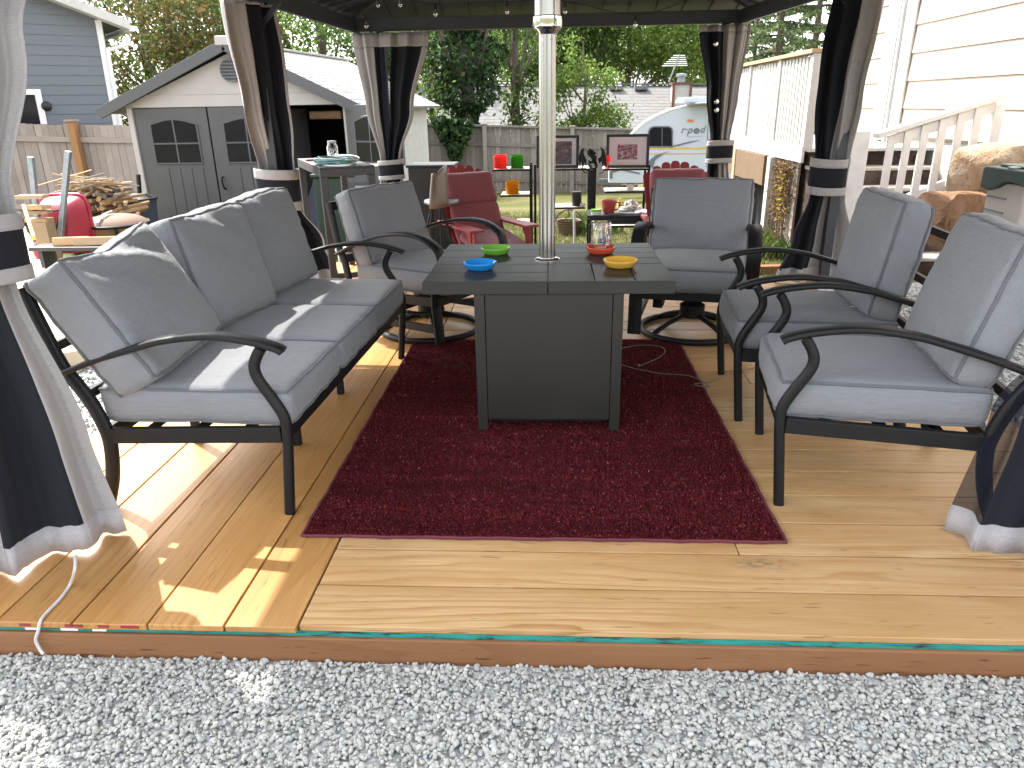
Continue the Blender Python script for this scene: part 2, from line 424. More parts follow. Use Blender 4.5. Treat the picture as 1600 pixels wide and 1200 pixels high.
M['shingle'] = simple('grey shingle', (.135,.13,.128), .9, var=.18, scale=5, bump=.4, bscale=90)
M['shed_roof'] = simple('pale shed shingle', (.34,.325,.305), .7, var=.12, scale=6, bump=.3, bscale=60)
M['shed_cream'] = simple('shed cream plastic', (.44,.405,.39), .5, var=.05, scale=3, bump=.06)
M['shed_grey'] = simple('shed door grey', (.082,.081,.083), .5, var=.08, scale=4, bump=.1)
M['shed_trim'] = simple('shed trim grey', (.085,.087,.092), .5, var=.06, scale=4)
M['dark_inside'] = simple('dark contents and inner shade', (.03,.03,.035), .8, var=.5, scale=6)  # near-black colour standing in for shade inside the shed and under the porch
M['dark_cloth'] = simple('dark blue tarp', (.03,.035,.06), .7)
M['green_bin'] = simple('dark green bin', (.004,.022,.013), .5)
M['stone'] = None
def stone_mat(name, a, b, c_):
    t = NT(name); v = t.coords('Object')
    n1 = t.noise(v, 3.2, 7, .65, .6); n2 = t.noise(v, 14, 5, .7)
    c = t.ramp(n1, [(.3, a), (.5, b), (.68, c_)])
    c = t.mix(t.ramp(n2, [(.55, (0,0,0)), (.7, (.6,)*3)]), c, tuple(x*.45 for x in a))
    return t.done(t.bsdf(c, .9, 0, t.bump(n2, .9, .05), .2))
M['rust_stone'] = stone_mat('rusty sandstone', (.16,.09,.055), (.27,.155,.09), (.36,.26,.18))
M['pale_stone'] = stone_mat('pale sandstone', (.26,.15,.085), (.38,.29,.20), (.46,.40,.32))
M['riser'] = stone_mat('riser darkened for shade', (.035,.025,.02), (.085,.06,.05), (.17,.135,.115))  # shade on the camera-facing risers is put into these dark colours
M['nosing'] = simple('worn concrete tread', (.46,.42,.38), .9, var=.25, scale=8, bump=.4)
M['concrete'] = simple('grey concrete', (.34,.33,.31), .9, var=.2, scale=6, bump=.4)
M['paver'] = simple('pale paver', (.58,.48,.35), .9, var=.15, scale=6, bump=.4)
M['rv_white'] = simple('rv gelcoat', (.47,.51,.575), .25, var=.03, scale=1, bump=0)
M['rv_grey'] = simple('rv grey', (.12,.13,.15), .4)
M['rv_yellow'] = simple('rv yellow stripe', (.55,.40,.06), .4)
M['amber_lamp'] = simple('orange marker lamp', (.7,.16,.03), .3)
M['brown_trim'] = simple('red brown trim', (.16,.06,.045), .6)
M['box_beige'] = simple('beige resin', (.36,.33,.305), .5, var=.05, scale=3, bump=.08, bscale=90)
M['box_green'] = simple('dark green lid', (.02,.038,.036), .45, var=.08)
M['black_plastic'] = simple('black plastic', (.008,.008,.009), .45)
M['brown_shell'] = simple('brown moulded seat', (.17,.125,.095), .4, var=.15)
M['teal_cord'] = simple('teal cord', (.03,.15,.15), .5)
M['orange'] = simple('orange plastic', (.55,.10,.03), .4)
M['mug_red'] = simple('terracotta mug', (.34,.05,.035), .4)
M['bone'] = simple('bone white', (.68,.65,.60), .7)
M['cloth_grey'] = simple('grey glove leather', (.45,.43,.42), .8, var=.3, scale=25)
M['wicker'] = simple('brown wicker', (.11,.07,.055), .8, var=.4, scale=40, bump=.6)
M['mat_board'] = simple('lilac mat board', (.60,.52,.56), .8, var=.02, bump=0)
M['wire'] = simple('grey green wire', (.14,.15,.11), .5)
M['cord_white'] = simple('white cord', (.55,.53,.53), .6)
M['blue_bin'] = simple('blue grey bin', (.06,.075,.11), .5)
M['yellow_paint'] = simple('yellow paint', (.65,.50,.12), .5)
M['copper'] = simple('tan fire bowl', (.36,.22,.13), .6, .2, .25, 8)
M['fire_inside'] = simple('sooty bowl', (.16,.10,.07), .8)
M['bulb'] = glass('bulb glass', (1,.97,.92), .05)
M['beam_brown'] = wood('stained porch beam', (.16,.108,.065), (.13,.08,.045), (.08,.05,.028), 'x', .8, weather=.5)
M['pale_strip'] = M['paver']

def photo_mat(name, cols, sc):
    t = NT(name); v = t.coords('Object', (1,1,1))
    n1 = t.noise(v, sc, 4, .7, .8); n2 = t.noise(t.coords('Object', (.5,1,4)), sc*.8, 3)
    c = t.ramp(n1, [(.36, cols[0]), (.46, cols[1]), (.56, cols[2]), (.66, cols[3])])
    c = t.mix(t.ramp(n2, [(.5, (0,0,0)), (.58, (.8,)*3)]), c, cols[0])
    return t.done(t.bsdf(c, .35))
M['photo_a'] = photo_mat('small red print', ((.05,.03,.04), (.40,.04,.04), (.25,.25,.3), (.7,.62,.62)), 26)
M['photo_b'] = photo_mat('dark stage print', ((.02,.02,.025), (.06,.04,.05), (.14,.07,.07), (.50,.22,.08)), 14)

# ================================================================== SETTING
def grid_sheet(name, xs, ys, zf, mat):
    vs = np.array([(x, y, zf(x, y)) for y in ys for x in xs]); nx = len(xs)
    fs = np.array([(j*nx+i, j*nx+i+1, (j+1)*nx+i+1, (j+1)*nx+i) for j in range(len(ys)-1) for i in range(nx-1)])
    o = bulk(name, vs, fs, mat); o.data.shade_smooth(); return o
xs = sorted(set(list(np.linspace(-14, 14, 57)) + list(np.linspace(-220, -14, 14)) + list(np.linspace(14, 220, 14))))
ys = sorted(set(list(np.linspace(-12, 45, 77)) + list(np.linspace(-120, -12, 9)) + list(np.linspace(45, 320, 14))))
lawn = grid_sheet('lawn', xs, ys, lambda x, y: ground(x, y)-(0.03 if y < 5.2 else 0.0), M['lawn'])
tag(lawn, 'dry patchy lawn falling away behind the deck', kind='structure')
gb = grid_sheet('gravel_bed', list(np.linspace(-9, 7.5, 67)), list(np.linspace(-6, 5.3, 46)), lambda x, y: ground(x, y)-.009, M['gravel'])
tag(gb, 'pale grey gravel ground around the deck', kind='structure')

def ico():
    t = (1+5**.5)/2
    v = np.array([(-1,t,0),(1,t,0),(-1,-t,0),(1,-t,0),(0,-1,t),(0,1,t),(0,-1,-t),(0,1,-t),(t,0,-1),(t,0,1),(-t,0,-1),(-t,0,1)], float)
    v /= np.linalg.norm(v[0])
    f = np.array([(0,11,5),(0,5,1),(0,1,7),(0,7,10),(0,10,11),(1,5,9),(5,11,4),(11,10,2),(10,7,6),(7,1,8),(3,9,4),(3,4,2),(3,2,6),(3,6,8),(3,8,9),(4,9,5),(2,4,11),(6,2,10),(8,6,7),(9,8,1)])
    return v, f
def ico2():
    v, f = ico(); v = list(map(tuple, v)); mid = {}; out = []
    def mp(a, b):
        k = (min(a, b), max(a, b))
        if k not in mid:
            p = (np.array(v[a])+np.array(v[b])); p /= np.linalg.norm(p); v.append(tuple(p)); mid[k] = len(v)-1
        return mid[k]
    for a, b, c in f:
        x, y, z = mp(a,b), mp(b,c), mp(c,a); out += [(a,x,z),(b,y,x),(c,z,y),(x,y,z)]
    return np.array(v), np.array(out)
def pebbles(name, pts, rmin, rmax, label, hi=True):
    V, Fc = ico2() if hi else ico(); n = len(pts); nv = len(V)
    # angular variants, so that stones are not balls
    vars_ = []
    for k in range(14):
        W = V.copy()
        for _ in range(5):                       # chop flat facets
            d = nr.normal(size=3); d /= np.linalg.norm(d); h = nr.uniform(.5, .8)
            ex = np.maximum(W@d-h, 0); W = W-ex[:, None]*d*.9
        vars_.append(W*(1+nr.normal(0, .03, (nv, 1))))
    vars_ = np.array(vars_)
    s = rmin+(rmax-rmin)*nr.rand(n)**1.7
    W = vars_[nr.randint(0, 14, n)]*(s[:, None, None]*np.stack([nr.uniform(.8,1.35,n), nr.uniform(.65,1.0,n), nr.uniform(.5,.8,n)], 1)[:, None, :])
    # random rotations
    q = nr.normal(size=(n, 4)); q[:, 1:3] *= .45; q /= np.linalg.norm(q, axis=1)[:, None]; w, x, y, z = q.T
    Rm = np.stack([1-2*(y*y+z*z), 2*(x*y-w*z), 2*(x*z+w*y), 2*(x*y+w*z), 1-2*(x*x+z*z), 2*(y*z-w*x), 2*(x*z-w*y), 2*(y*z+w*x), 1-2*(x*x+y*y)], 1).reshape(n, 3, 3)
    W = np.einsum('nij,nvj->nvi', Rm, W)+np.asarray(pts)[:, None, :]
    Fa = (Fc[None]+(np.arange(n)*nv)[:, None, None]).reshape(-1, 3)
    o = bulk(name, W.reshape(-1, 3), Fa, M['pebble'])
    return tag(o, label, kind='stuff')
def scatter(x0, x1, y0, y1, n, zoff=0.0, zj=.0055):
    p = np.stack([nr.uniform(x0, x1, n), nr.uniform(y0, y1, n)], 1)
    return np.array([(x, y, ground(x, y)+zoff+nr.uniform(-zj, zj)) for x, y in p])
front = np.concatenate([scatter(-1.72, 1.58, -.66, -.016, 28500, -.003)])
pebbles('gravel', front, .0042, .0110, 'loose pale grey gravel in front of the deck edge')
side = np.concatenate([scatter(-3.4, -2.06, .2, 4.5, 5200), scatter(2.02, 3.0, .6, 4.6, 4500)])
pebbles('side_gravel', side, .008, .02, 'loose pale gravel along both sides of the deck', hi=False)

# ---------------------------------------------------------------- the deck
deck = tag(bpy.data.objects.new('deck', None), 'low pine deck with long boards on the left and crosswise boards on the right', kind='structure')
col.objects.link(deck)
def plank(x0, x1, y0, y1, mat, along):
    cx, cy = (x0+x1)/2, (y0+y1)/2
    m_ = MB(); sz = rnd.uniform(-.0012, .0012)
    hx, hy = (x1-x0)/2, (y1-y0)/2
    m_.box(-hx, hx, -hy, hy, -.019, 0)
    o = m_.build('plank', mat, deck, bevel=.0025); o.location = (cx, cy, sz)
    return o
DL, DM, DR = -2.02, -.690, 1.99
xb = [DL, -1.76, -1.545, -1.327, -1.111, -.894, -.690]
for a, b in zip(xb[:-1], xb[1:]):
    cut = rnd.uniform(2.4, 3.6)
    plank(a+.0032, b-.0032, -.012, cut-.0015, M['plank_along'], 'y'); plank(a+.0032, b-.0032, cut+.0015, 4.95, M['plank_along'], 'y')
yy = -.004
k = 0
while yy < 4.2:
    w = .1865
    x1 = DR+rnd.uniform(-.015, .01)
    if k % 4 == 2:
        cut = rnd.uniform(.3, 1.3)
        plank(DM+.003, cut-.0015, yy+.0032, yy+w-.0032, M['plank_across'], 'x'); plank(cut+.0015, x1, yy+.0032, yy+w-.0032, M['plank_across'], 'x')
    else: plank(DM+.003, x1, yy+.0032, yy+w-.0032, M['plank_across'], 'x')
    yy += w; k += 1
# sheathing strip with chipped teal edge, then the rim joist
def teal_mat():
    t = NT('chipped teal edge'); v = t.coords('Object', (1.0, 1, 1))
    n1 = t.noise(t.coords('Object', (2.2, 1, 18)), 3.4, 6, .7)
    c = t.ramp(n1, [(.40, (.012,.025,.025)), (.47, (.012,.20,.175)), (.7, (.016,.29,.25))])
    return t.done(t.bsdf(c, .7))
M['teal'] = teal_mat()
MB().box(DL+.004, DR-.01, 0, .05, -.037, -.0205).build('teal_edge_strip', M['teal'], deck, bevel=.001)
MB().box(DL+.02, DR-.02, .05, 4.15, -.036, -.0215).build('underlay_sheet', M['joist'], deck)
j = MB().box(DL+.002, DR-.006, -.010, .03, -.135, -.0375).build('rim_joist', M['joist'], deck, bevel=.003)
for (x, y0, y1) in ((DL+.004, .035, 4.9), (DR-.05, .035, 4.15)):
    MB().box(x, x+.038, y0, y1, -.30, -.0375).build('side_joist', M['joist'], deck)
MB().box(DL+.05, DR-.06, 4.11, 4.148, -.30, -.0375).build('rear_joist', M['joist'], deck)
for x, w in ((-1.455, .036), (-1.345, .05), (-1.258, .04)):
    MB().box(x-w/2, x+w/2, -.0025, .002, -.034, -.025).build('white_chalk_mark', M['white_paint'], deck)
for x, w in ((-1.46, .03), (-1.32, .05), (-1.235, .03), (-1.16, .05)):
    MB().box(x-w/2, x+w/2, -.0145, -.0125, -.012, -.004).build('red_paint_smear', M['red_paint'], deck)

# ================================================================== GAZEBO
PL = {'FL': (-1.86, .30), 'ML': (-2.10, 4.05), 'BL': (-2.0, 6.45), 'FR': (1.84, .34), 'MR': (2.09, 4.05), 'BR': (1.86, 6.45)}
BZ0, BZ1 = 2.035, 2.155
gaz = thing('gazebo', 'dark metal gazebo roof with seamed panels on posts over the deck', 'gazebo', (0, 3.2, 0))
for kx, (x, y) in PL.items():
    if kx == 'BL': x, y = -1.73, 6.47
    if kx == 'BR': x, y = 1.72, 6.47
    base = 0.0 if y < 5 else ground(x, y)
    MB().box(x-.035, x+.035, y-.035, y+.035, base, BZ0).build('post', M['beam_metal'], gaz, bevel=.004, world=True)
def gbeam(a, b, trim=.0):
    MB().beam(Vector((*a, (BZ0+BZ1)/2)), Vector((*b, (BZ0+BZ1)/2)), .07, BZ1-BZ0).build('beam', M['beam_metal'], gaz, bevel=.004, world=True)
gbeam((PL['ML'][0], PL['ML'][1]), (PL['BL'][0]-.0, PL['BL'][1]-.037)); gbeam(PL['MR'], (PL['BR'][0], PL['BR'][1]-.037))
gbeam((PL['FL'][0], PL['FL'][1]+.037), (PL['ML'][0], PL['ML'][1]-.002)); gbeam((PL['FR'][0], PL['FR'][1]+.037), (PL['MR'][0], PL['MR'][1]-.002))
gbeam((PL['BL'][0]-.06, PL['BL'][1]), (PL['BR'][0]+.06, PL['BR'][1])); gbeam((PL['FL'][0]-.06, PL['FL'][1]), (PL['FR'][0]+.06, PL['FR'][1]))
# thin curtain rails a little inside
for a, b in ((PL['FL'], PL['ML']), (PL['ML'], PL['BL']), (PL['FR'], PL['MR']), (PL['MR'], PL['BR'])):
    off = .07 if a[0] < 0 else -.07
    MB().beam((a[0]+off, a[1]+.05, BZ0-.012), (b[0]+off, b[1]-.05, BZ0-.012), .02, .02).build('curtain_rail', M['beam_metal'], gaz, world=True)
# corner brackets
for kx in ('BL', 'BR', 'ML', 'MR'):
    x, y = PL[kx]; sx = 1 if x < 0 else -1
    MB().beam((x+sx*.036, y, BZ0-.16), (x+sx*.19, y, BZ0-.004), .03, .03).build('corner_bracket', M['beam_metal'], gaz, world=True)
EX0, EX1, EY0, EY1 = -2.16, 2.10, .12, 6.62     # eaves
RX, RY0, RY1, RZ = -.03, 2.25, 4.5, 2.80        # ridge
EZ = BZ1+.012
corners = {'FL': Vector((EX0, EY0, EZ)), 'FR': Vector((EX1, EY0, EZ)), 'BL': Vector((EX0, EY1, EZ)), 'BR': Vector((EX1, EY1, EZ))}
RA, RB = Vector((RX, RY0, RZ)), Vector((RX, RY1, RZ))
def slope(e0, e1, h0, h1, step):
    """panels between the eave e0-e1 and the ridge line h0-h1, cut at the hips, each with a folded seam"""
    n = max(1, int(round((e1-e0).length/step))); d = (e1-e0)/n; ax = (e1-e0).normalized()
    nrm = (e1-e0).cross(h0-e0).normalized()
    if nrm.z < 0: nrm = -nrm
    inw = nrm.cross(ax);
    if inw.z < 0: inw = -inw
    def up(p):
        # distance up the slope until a hip or the ridge is met
        s = (p-e0).dot(ax); L = (e1-e0).length
        sh0 = (h0-e0).dot(ax); sh1 = (h1-e0).dot(ax); H = (h0-e0).dot(inw)
        if s < sh0: return H*s/sh0 if sh0 > 1e-6 else H
        if s > sh1: return H*(L-s)/(L-sh1)
        return H
    for i in range(n):
        a = e0+d*i+ax*.002; b = e0+d*(i+1)-ax*.002
        pts = [a, b]
        for h in (h0, h1):
            s = (h-e0).dot(ax)
            if (a-e0).dot(ax)+.01 < s < (b-e0).dot(ax)-.01 and len(pts) < 4: pass
        top_b = b+inw*up(b); top_a = a+inw*up(a)
        poly = [a, b, top_b]
        for h in (h1, h0):
            s = (h-e0).dot(ax)
            if (a-e0).dot(ax)+.01 < s < (b-e0).dot(ax)-.01 and (h-top_b).length > .02:
                if (poly[-1]-h).length > .02: poly.append(h)
        if (poly[-1]-top_a).length > .02 and (top_a-a).length > .01: poly.append(top_a)
        if len(poly) >= 3: MB().prism(poly, nrm*.008).build('roof_panel', M['roof_metal'], gaz, world=True, fix=True)
        if i and up(a) > .05:
            p = e0+d*i
            MB().obox(p+inw*(up(p)/2)-nrm*.008, ax*.008, inw*(up(p)/2-.01), nrm*.0075).build('panel_seam', M['roof_metal'], gaz, world=True)
    # unseen sheet added above the panels to stop light leaking through the gaps
    MB().prism([e0, e1, h1, h0] if (h1-h0).length > .01 else [e0, e1, h0], nrm*.006).build('light_block_sheet', M['roof_metal'], gaz, world=True, fix=True).location += nrm*.012
slope(corners['BR'], corners['BL'], RB, RB, .262)
slope(corners['FL'], corners['FR'], RA, RA, .262)
slope(corners['BL'], corners['FL'], RB, RA, .262)
slope(corners['FR'], corners['BR'], RA, RB, .262)
for c, h in (('BL', RB), ('BR', RB), ('FL', RA), ('FR', RA)):
    MB().beam(corners[c]-Vector((0,0,.03)), h-Vector((0,0,.03)), .06, .05).build('hip_rail', M['beam_metal'], gaz, world=True)
MB().beam(RA-Vector((0,0,.03)), RB-Vector((0,0,.03)), .06, .05).build('ridge_rail', M['beam_metal'], gaz, world=True)

# ================================================================== CURTAINS
def smooth(t): t = max(0, min(1, t)); return t*t*(3-2*t)
def curtain(label, keys, sect, folds, seed, band=None, hem=.12, header=.10, snaps=()):
    """keys: (z, x, y, half width, fold depth, direction in degrees); sect: (u0, u1, kind)"""
    r = random.Random(seed); keys = sorted(keys)
    zlo, zhi = keys[0][0], keys[-1][0]
    t = thing('gazebo_curtain', label, 'curtain', (keys[0][1], keys[0][2], zlo), group='tied curtains of the gazebo')
    nz, nu = 46, folds*14
    ph = [r.uniform(0, 6.28) for _ in range(8)]
    def at(z):
        for a, b in zip(keys[:-1], keys[1:]):
            if z <= b[0]+1e-9:
                s = smooth((z-a[0])/(b[0]-a[0])); return [a[i]+(b[i]-a[i])*s for i in range(1, 6)]
        return keys[-1][1:]
    def P(u, z):
        x, y, hw, am, dg = at(z)
        dx, dy = math.cos(R(dg)), math.sin(R(dg))
        w = u*2-1
        uu = u+.018*math.sin(5*u*6.28+ph[0])+.012*math.sin(z*2.1+ph[4])
        f = math.sin(folds*6.283*uu+ph[1]+.25*math.sin(z*3+ph[2]))
        f = math.copysign(abs(f)**.8, f)*(.72+.28*math.sin(3.1*u*6.28+ph[3]))
        f += .25*math.sin(folds*2.3*6.283*uu+ph[5])
        bow = (1-w*w)*am*.9
        zz = z
        if z < zlo+.3: zz = z+ (.007*math.sin(folds*6.283*uu+ph[6]))*(1-(z-zlo)/.3)
        px = x+dx*hw*w - dy*(am*f+bow*.3); py = y+dy*hw*w + dx*(am*f+bow*.3)
        px += .006*noise.noise(Vector((u*9+seed, z*4, 1))); py += .006*noise.noise(Vector((u*9+seed, z*4, 7)))
        return (px, py, zz)
    zs = [zlo+(zhi-zlo)*i/nz for i in range(nz+1)]
    zs = sorted(set(zs+[zlo+hem, zhi-header])); us = sorted(set([round(i/nu, 5) for i in range(nu+1)]+[round(q, 5) for sc_ in sect for q in sc_[:2]]))
    for u0, u1, kind in sect:
        uu = [u for u in us if u0-1e-4 <= u <= u1+1e-4]
        for name, mat, za, zb in (('hem', M['hem_grey'], zlo, zlo+hem), (kind, {'grey_panel': M['curtain_grey'], 'black_panel': M['curtain_black'], 'net_panel': M['netting']}[kind], zlo+hem, zhi-header), ('header', M['curtain_grey'], zhi-header, zhi)):
            z_ = [z for z in zs if za-1e-6 <= z <= zb+1e-6]
            if name != kind and kind == 'grey_panel' and name == 'hem': mat = M['hem_grey']
            mb = MB(); n = len(uu)
            mb.add([P(u, z) for z in z_ for u in uu], [(i*n+k, i*n+k+1, (i+1)*n+k+1, (i+1)*n+k) for i in range(len(z_)-1) for k in range(n-1)])
            o = mb.build(name, mat, t, smooth=True, world=True, ang=180)
            if kind != 'net_panel' or name != kind:
                so = o.modifiers.new('cloth', 'SOLIDIFY'); so.thickness = .0025; so.offset = 0
    if band:
        z0, z1, rx, ry, dg, (bx, by) = band
        tb = None
        for i, (za, zb, mt, nm) in enumerate(((z0, z1, M['curtain_black'], 'tieback'), (z0, z0+(z1-z0)*.22, M['curtain_grey'], 'tieback_edge'), (z1-(z1-z0)*.24, z1, M['curtain_grey'], 'tieback_edge'))):
            mb = MB(); N = 28; e = .000 if i == 0 else .004; rings = []
            for zi in range(5):
                z = za+(zb-za)*zi/4
                for k in range(N):
                    a = 2*math.pi*k/N; wob = 1+.05*math.sin(3*a+seed)+.03*math.sin(5*a+seed*2+z*9)
                    lx = (rx+e)*math.cos(a)*wob; ly = (ry+e)*math.sin(a)*wob
                    rings.append((bx+lx*math.cos(R(dg))-ly*math.sin(R(dg)), by+lx*math.sin(R(dg))+ly*math.cos(R(dg)), z+.008*math.sin(a+seed)))
            mb.add(rings, [(i2*N+k, i2*N+(k+1) % N, (i2+1)*N+(k+1) % N, (i2+1)*N+k) for i2 in range(4) for k in range(N)])
            o = mb.build(nm, mt, tb if (tb and i) else t, smooth=True, world=True, ang=60)
            so = o.modifiers.new('cloth', 'SOLIDIFY'); so.thickness = .005
            if i == 0: tb = o
    for u, z in snaps:
        p = Vector(P(u, z)); x, y, hw, am, dg = at(z)
        nrm = Vector((0, -1, 0)); mb = MB(); sx = Vector((1,0,0)); sz = Vector((0,0,1))
        c = p+nrm*.045
        mb.add([c+(sx*math.cos(a)+sz*math.sin(a))*.024 for a in [i*math.pi/6 for i in range(12)]]+[c+nrm*.012], [(i, (i+1) % 12, 12) for i in range(12)]+[tuple(reversed(range(12)))])
        mb.build('snap_button', M['chrome'], t, world=True, smooth=True)
    return t

TZ = BZ0-.015
curtain('front left curtain in grey and black stripes with a white cord at its hem',
        [(.012, -1.66, .185, .35, .050, 46), (.35, -1.70, .27, .29, .045, 44), (.86, -1.71, .33, .175, .035, 42), (1.08, -1.665, .35, .17, .035, 42), (1.5, -1.63, .40, .23, .035, 42), (TZ, -1.69, .58, .40, .05, 50)],
        [(0, .18, 'grey_panel'), (.18, .40, 'black_panel'), (.40, .52, 'grey_panel'), (.52, .84, 'black_panel'), (.84, 1, 'grey_panel')],
        4, 3, band=(.865, 1.055, .20, .125, 42, (-1.695, .335)), hem=.085)
curtain('front right curtain with sheer black netting beside the armchair',
        [(.012, 1.49, .245, .34, .045, -45), (.4, 1.60, .34, .33, .045, -45), (.86, 1.80, .42, .15, .04, -45), (1.08, 1.82, .42, .14, .045, -45), (TZ, 1.80, .62, .36, .05, -75)],
        [(0, .15, 'net_panel'), (.15, .86, 'black_panel'), (.86, 1, 'grey_panel')],
        4, 4, band=(.86, 1.06, .17, .12, -45, (1.80, .42)), hem=.085)
curtain('left middle curtain, taupe and black, tied low behind the sofa',
        [(.012, -1.96, 4.06, .28, .05, 8), (.35, -2.0, 4.08, .21, .045, 10), (.62, -2.08, 4.07, .14, .035, 10), (.90, -2.085, 4.06, .13, .035, 20), (1.4, -2.09, 3.98, .19, .045, 55), (TZ, -2.08, 3.86, .30, .045, 78)],
        [(0, .47, 'grey_panel'), (.47, .96, 'black_panel'), (.96, 1, 'grey_panel')],
        3, 5, band=(.60, .90, .16, .10, 8, (-2.08, 4.05)), hem=.10, header=.02)
curtain('right middle curtain, black and taupe, tied low beside the porch steps',
        [(.012, 2.00, 4.06, .30, .06, 6), (.35, 2.03, 4.07, .22, .05, 6), (.66, 2.035, 4.06, .125, .035, 0), (.92, 2.035, 4.05, .12, .035, -10), (1.4, 2.03, 3.98, .17, .045, -50), (TZ, 2.02, 3.84, .27, .045, -78)],
        [(0, .46, 'black_panel'), (.46, 1, 'grey_panel')],
        3, 6, band=(.67, .925, .135, .095, 0, (2.035, 4.05)), hem=.10, header=.02)
curtain('back left curtain with brown showing through its black netting',
        [(-.28, -1.74, 6.40, .20, .05, 0), (.35, -1.72, 6.40, .17, .05, 0), (.62, -1.71, 6.40, .12, .035, 0), (.80, -1.71, 6.40, .11, .035, 0), (1.3, -1.67, 6.38, .25, .045, 0), (TZ, -1.61, 6.36, .39, .045, 0)],
        [(0, .28, 'grey_panel'), (.28, .38, 'black_panel'), (.38, .52, 'net_panel'), (.52, .92, 'black_panel'), (.92, 1, 'grey_panel')],
        4, 8, band=(.60, .80, .135, .09, 0, (-1.71, 6.40)), hem=.10, header=.13)
curtain('back right curtain with three silver buttons on its black side',
        [(-.28, 1.76, 6.40, .18, .05, 0), (.35, 1.75, 6.40, .15, .05, 0), (.72, 1.735, 6.40, .105, .035, 0), (.93, 1.735, 6.40, .10, .035, 0), (1.4, 1.72, 6.38, .16, .045, 0), (TZ, 1.69, 6.36, .25, .045, 0)],
        [(0, .48, 'black_panel'), (.48, 1, 'grey_panel')],
        4, 9, band=(.72, .945, .135, .09, 0, (1.735, 6.40)), hem=.10, header=.06, snaps=((.30, 1.85), (.30, 1.32), (.30, 1.24)))
# white cord from the front left hem over the deck edge
cp = [atY(118, 868, .165), atY(117, 890, .12), atZ(110, 912, .010), atZ(95, 934, .006), atZ(72, 958, .006), atZ(63, 971, .004), atY(60, 985, -.020), atY(56, 1000, -.022), atY(62, 1014, -.026), atY(68, 1022, -.034)]
def spline(pts, n=8):
    pts = [Vector(p) for p in pts]; out = []
    for i in range(len(pts)-1):
        p0 = pts[max(i-1, 0)]; p1 = pts[i]; p2 = pts[i+1]; p3 = pts[min(i+2, len(pts)-1)]
        for k in range(n):
            t = k/n; out.append(.5*((2*p1)+(p2-p0)*t+(2*p0-5*p1+4*p2-p3)*t*t+(3*p1-p0-3*p2+p3)*t**3))
    return out+[pts[-1]]
tag(MB().tube(spline(cp), .0045, 6).build('cord', M['cord_white'], smooth=True), 'thin white cord hanging from the front left curtain over the deck edge', 'cord')

# string of bulbs under the roof
sl = thing('string_lights', 'string of clear bulbs hanging under the gazebo roof', 'string lights', (0, 5.8, 2.2))
bp = [(-1.736, 5.9, 2.10), (-1.591, 5.8, 2.26), (-1.385, 5.8, 2.26), (-1.066, 5.8, 2.175), (-.408, 5.8, 2.18), (.121, 5.8, 2.17), (.76, 5.8, 2.045), (1.25, 6.0, 2.18)]
MB().tube(spline([(x, y, z+.02-.0*abs(x)) for x, y, z in bp]), .004, 5).build('wire', M['rubber'], sl, world=True)
for x, y, z in bp[:-1]:
    s = MB().lathe([(.004, .02), (.013, .015), (.013, -.018), (.009, -.02)], (x, y, z), 10).build('bulb_socket', M['rubber'], sl, world=True, smooth=True)
    MB().lathe([(.009, -.02), (.016, -.035), (.021, -.055), (.018, -.07), (.008, -.082), (.001, -.084)], (x, y, z), 12).build('bulb', M['bulb'], sl, world=True, smooth=True)

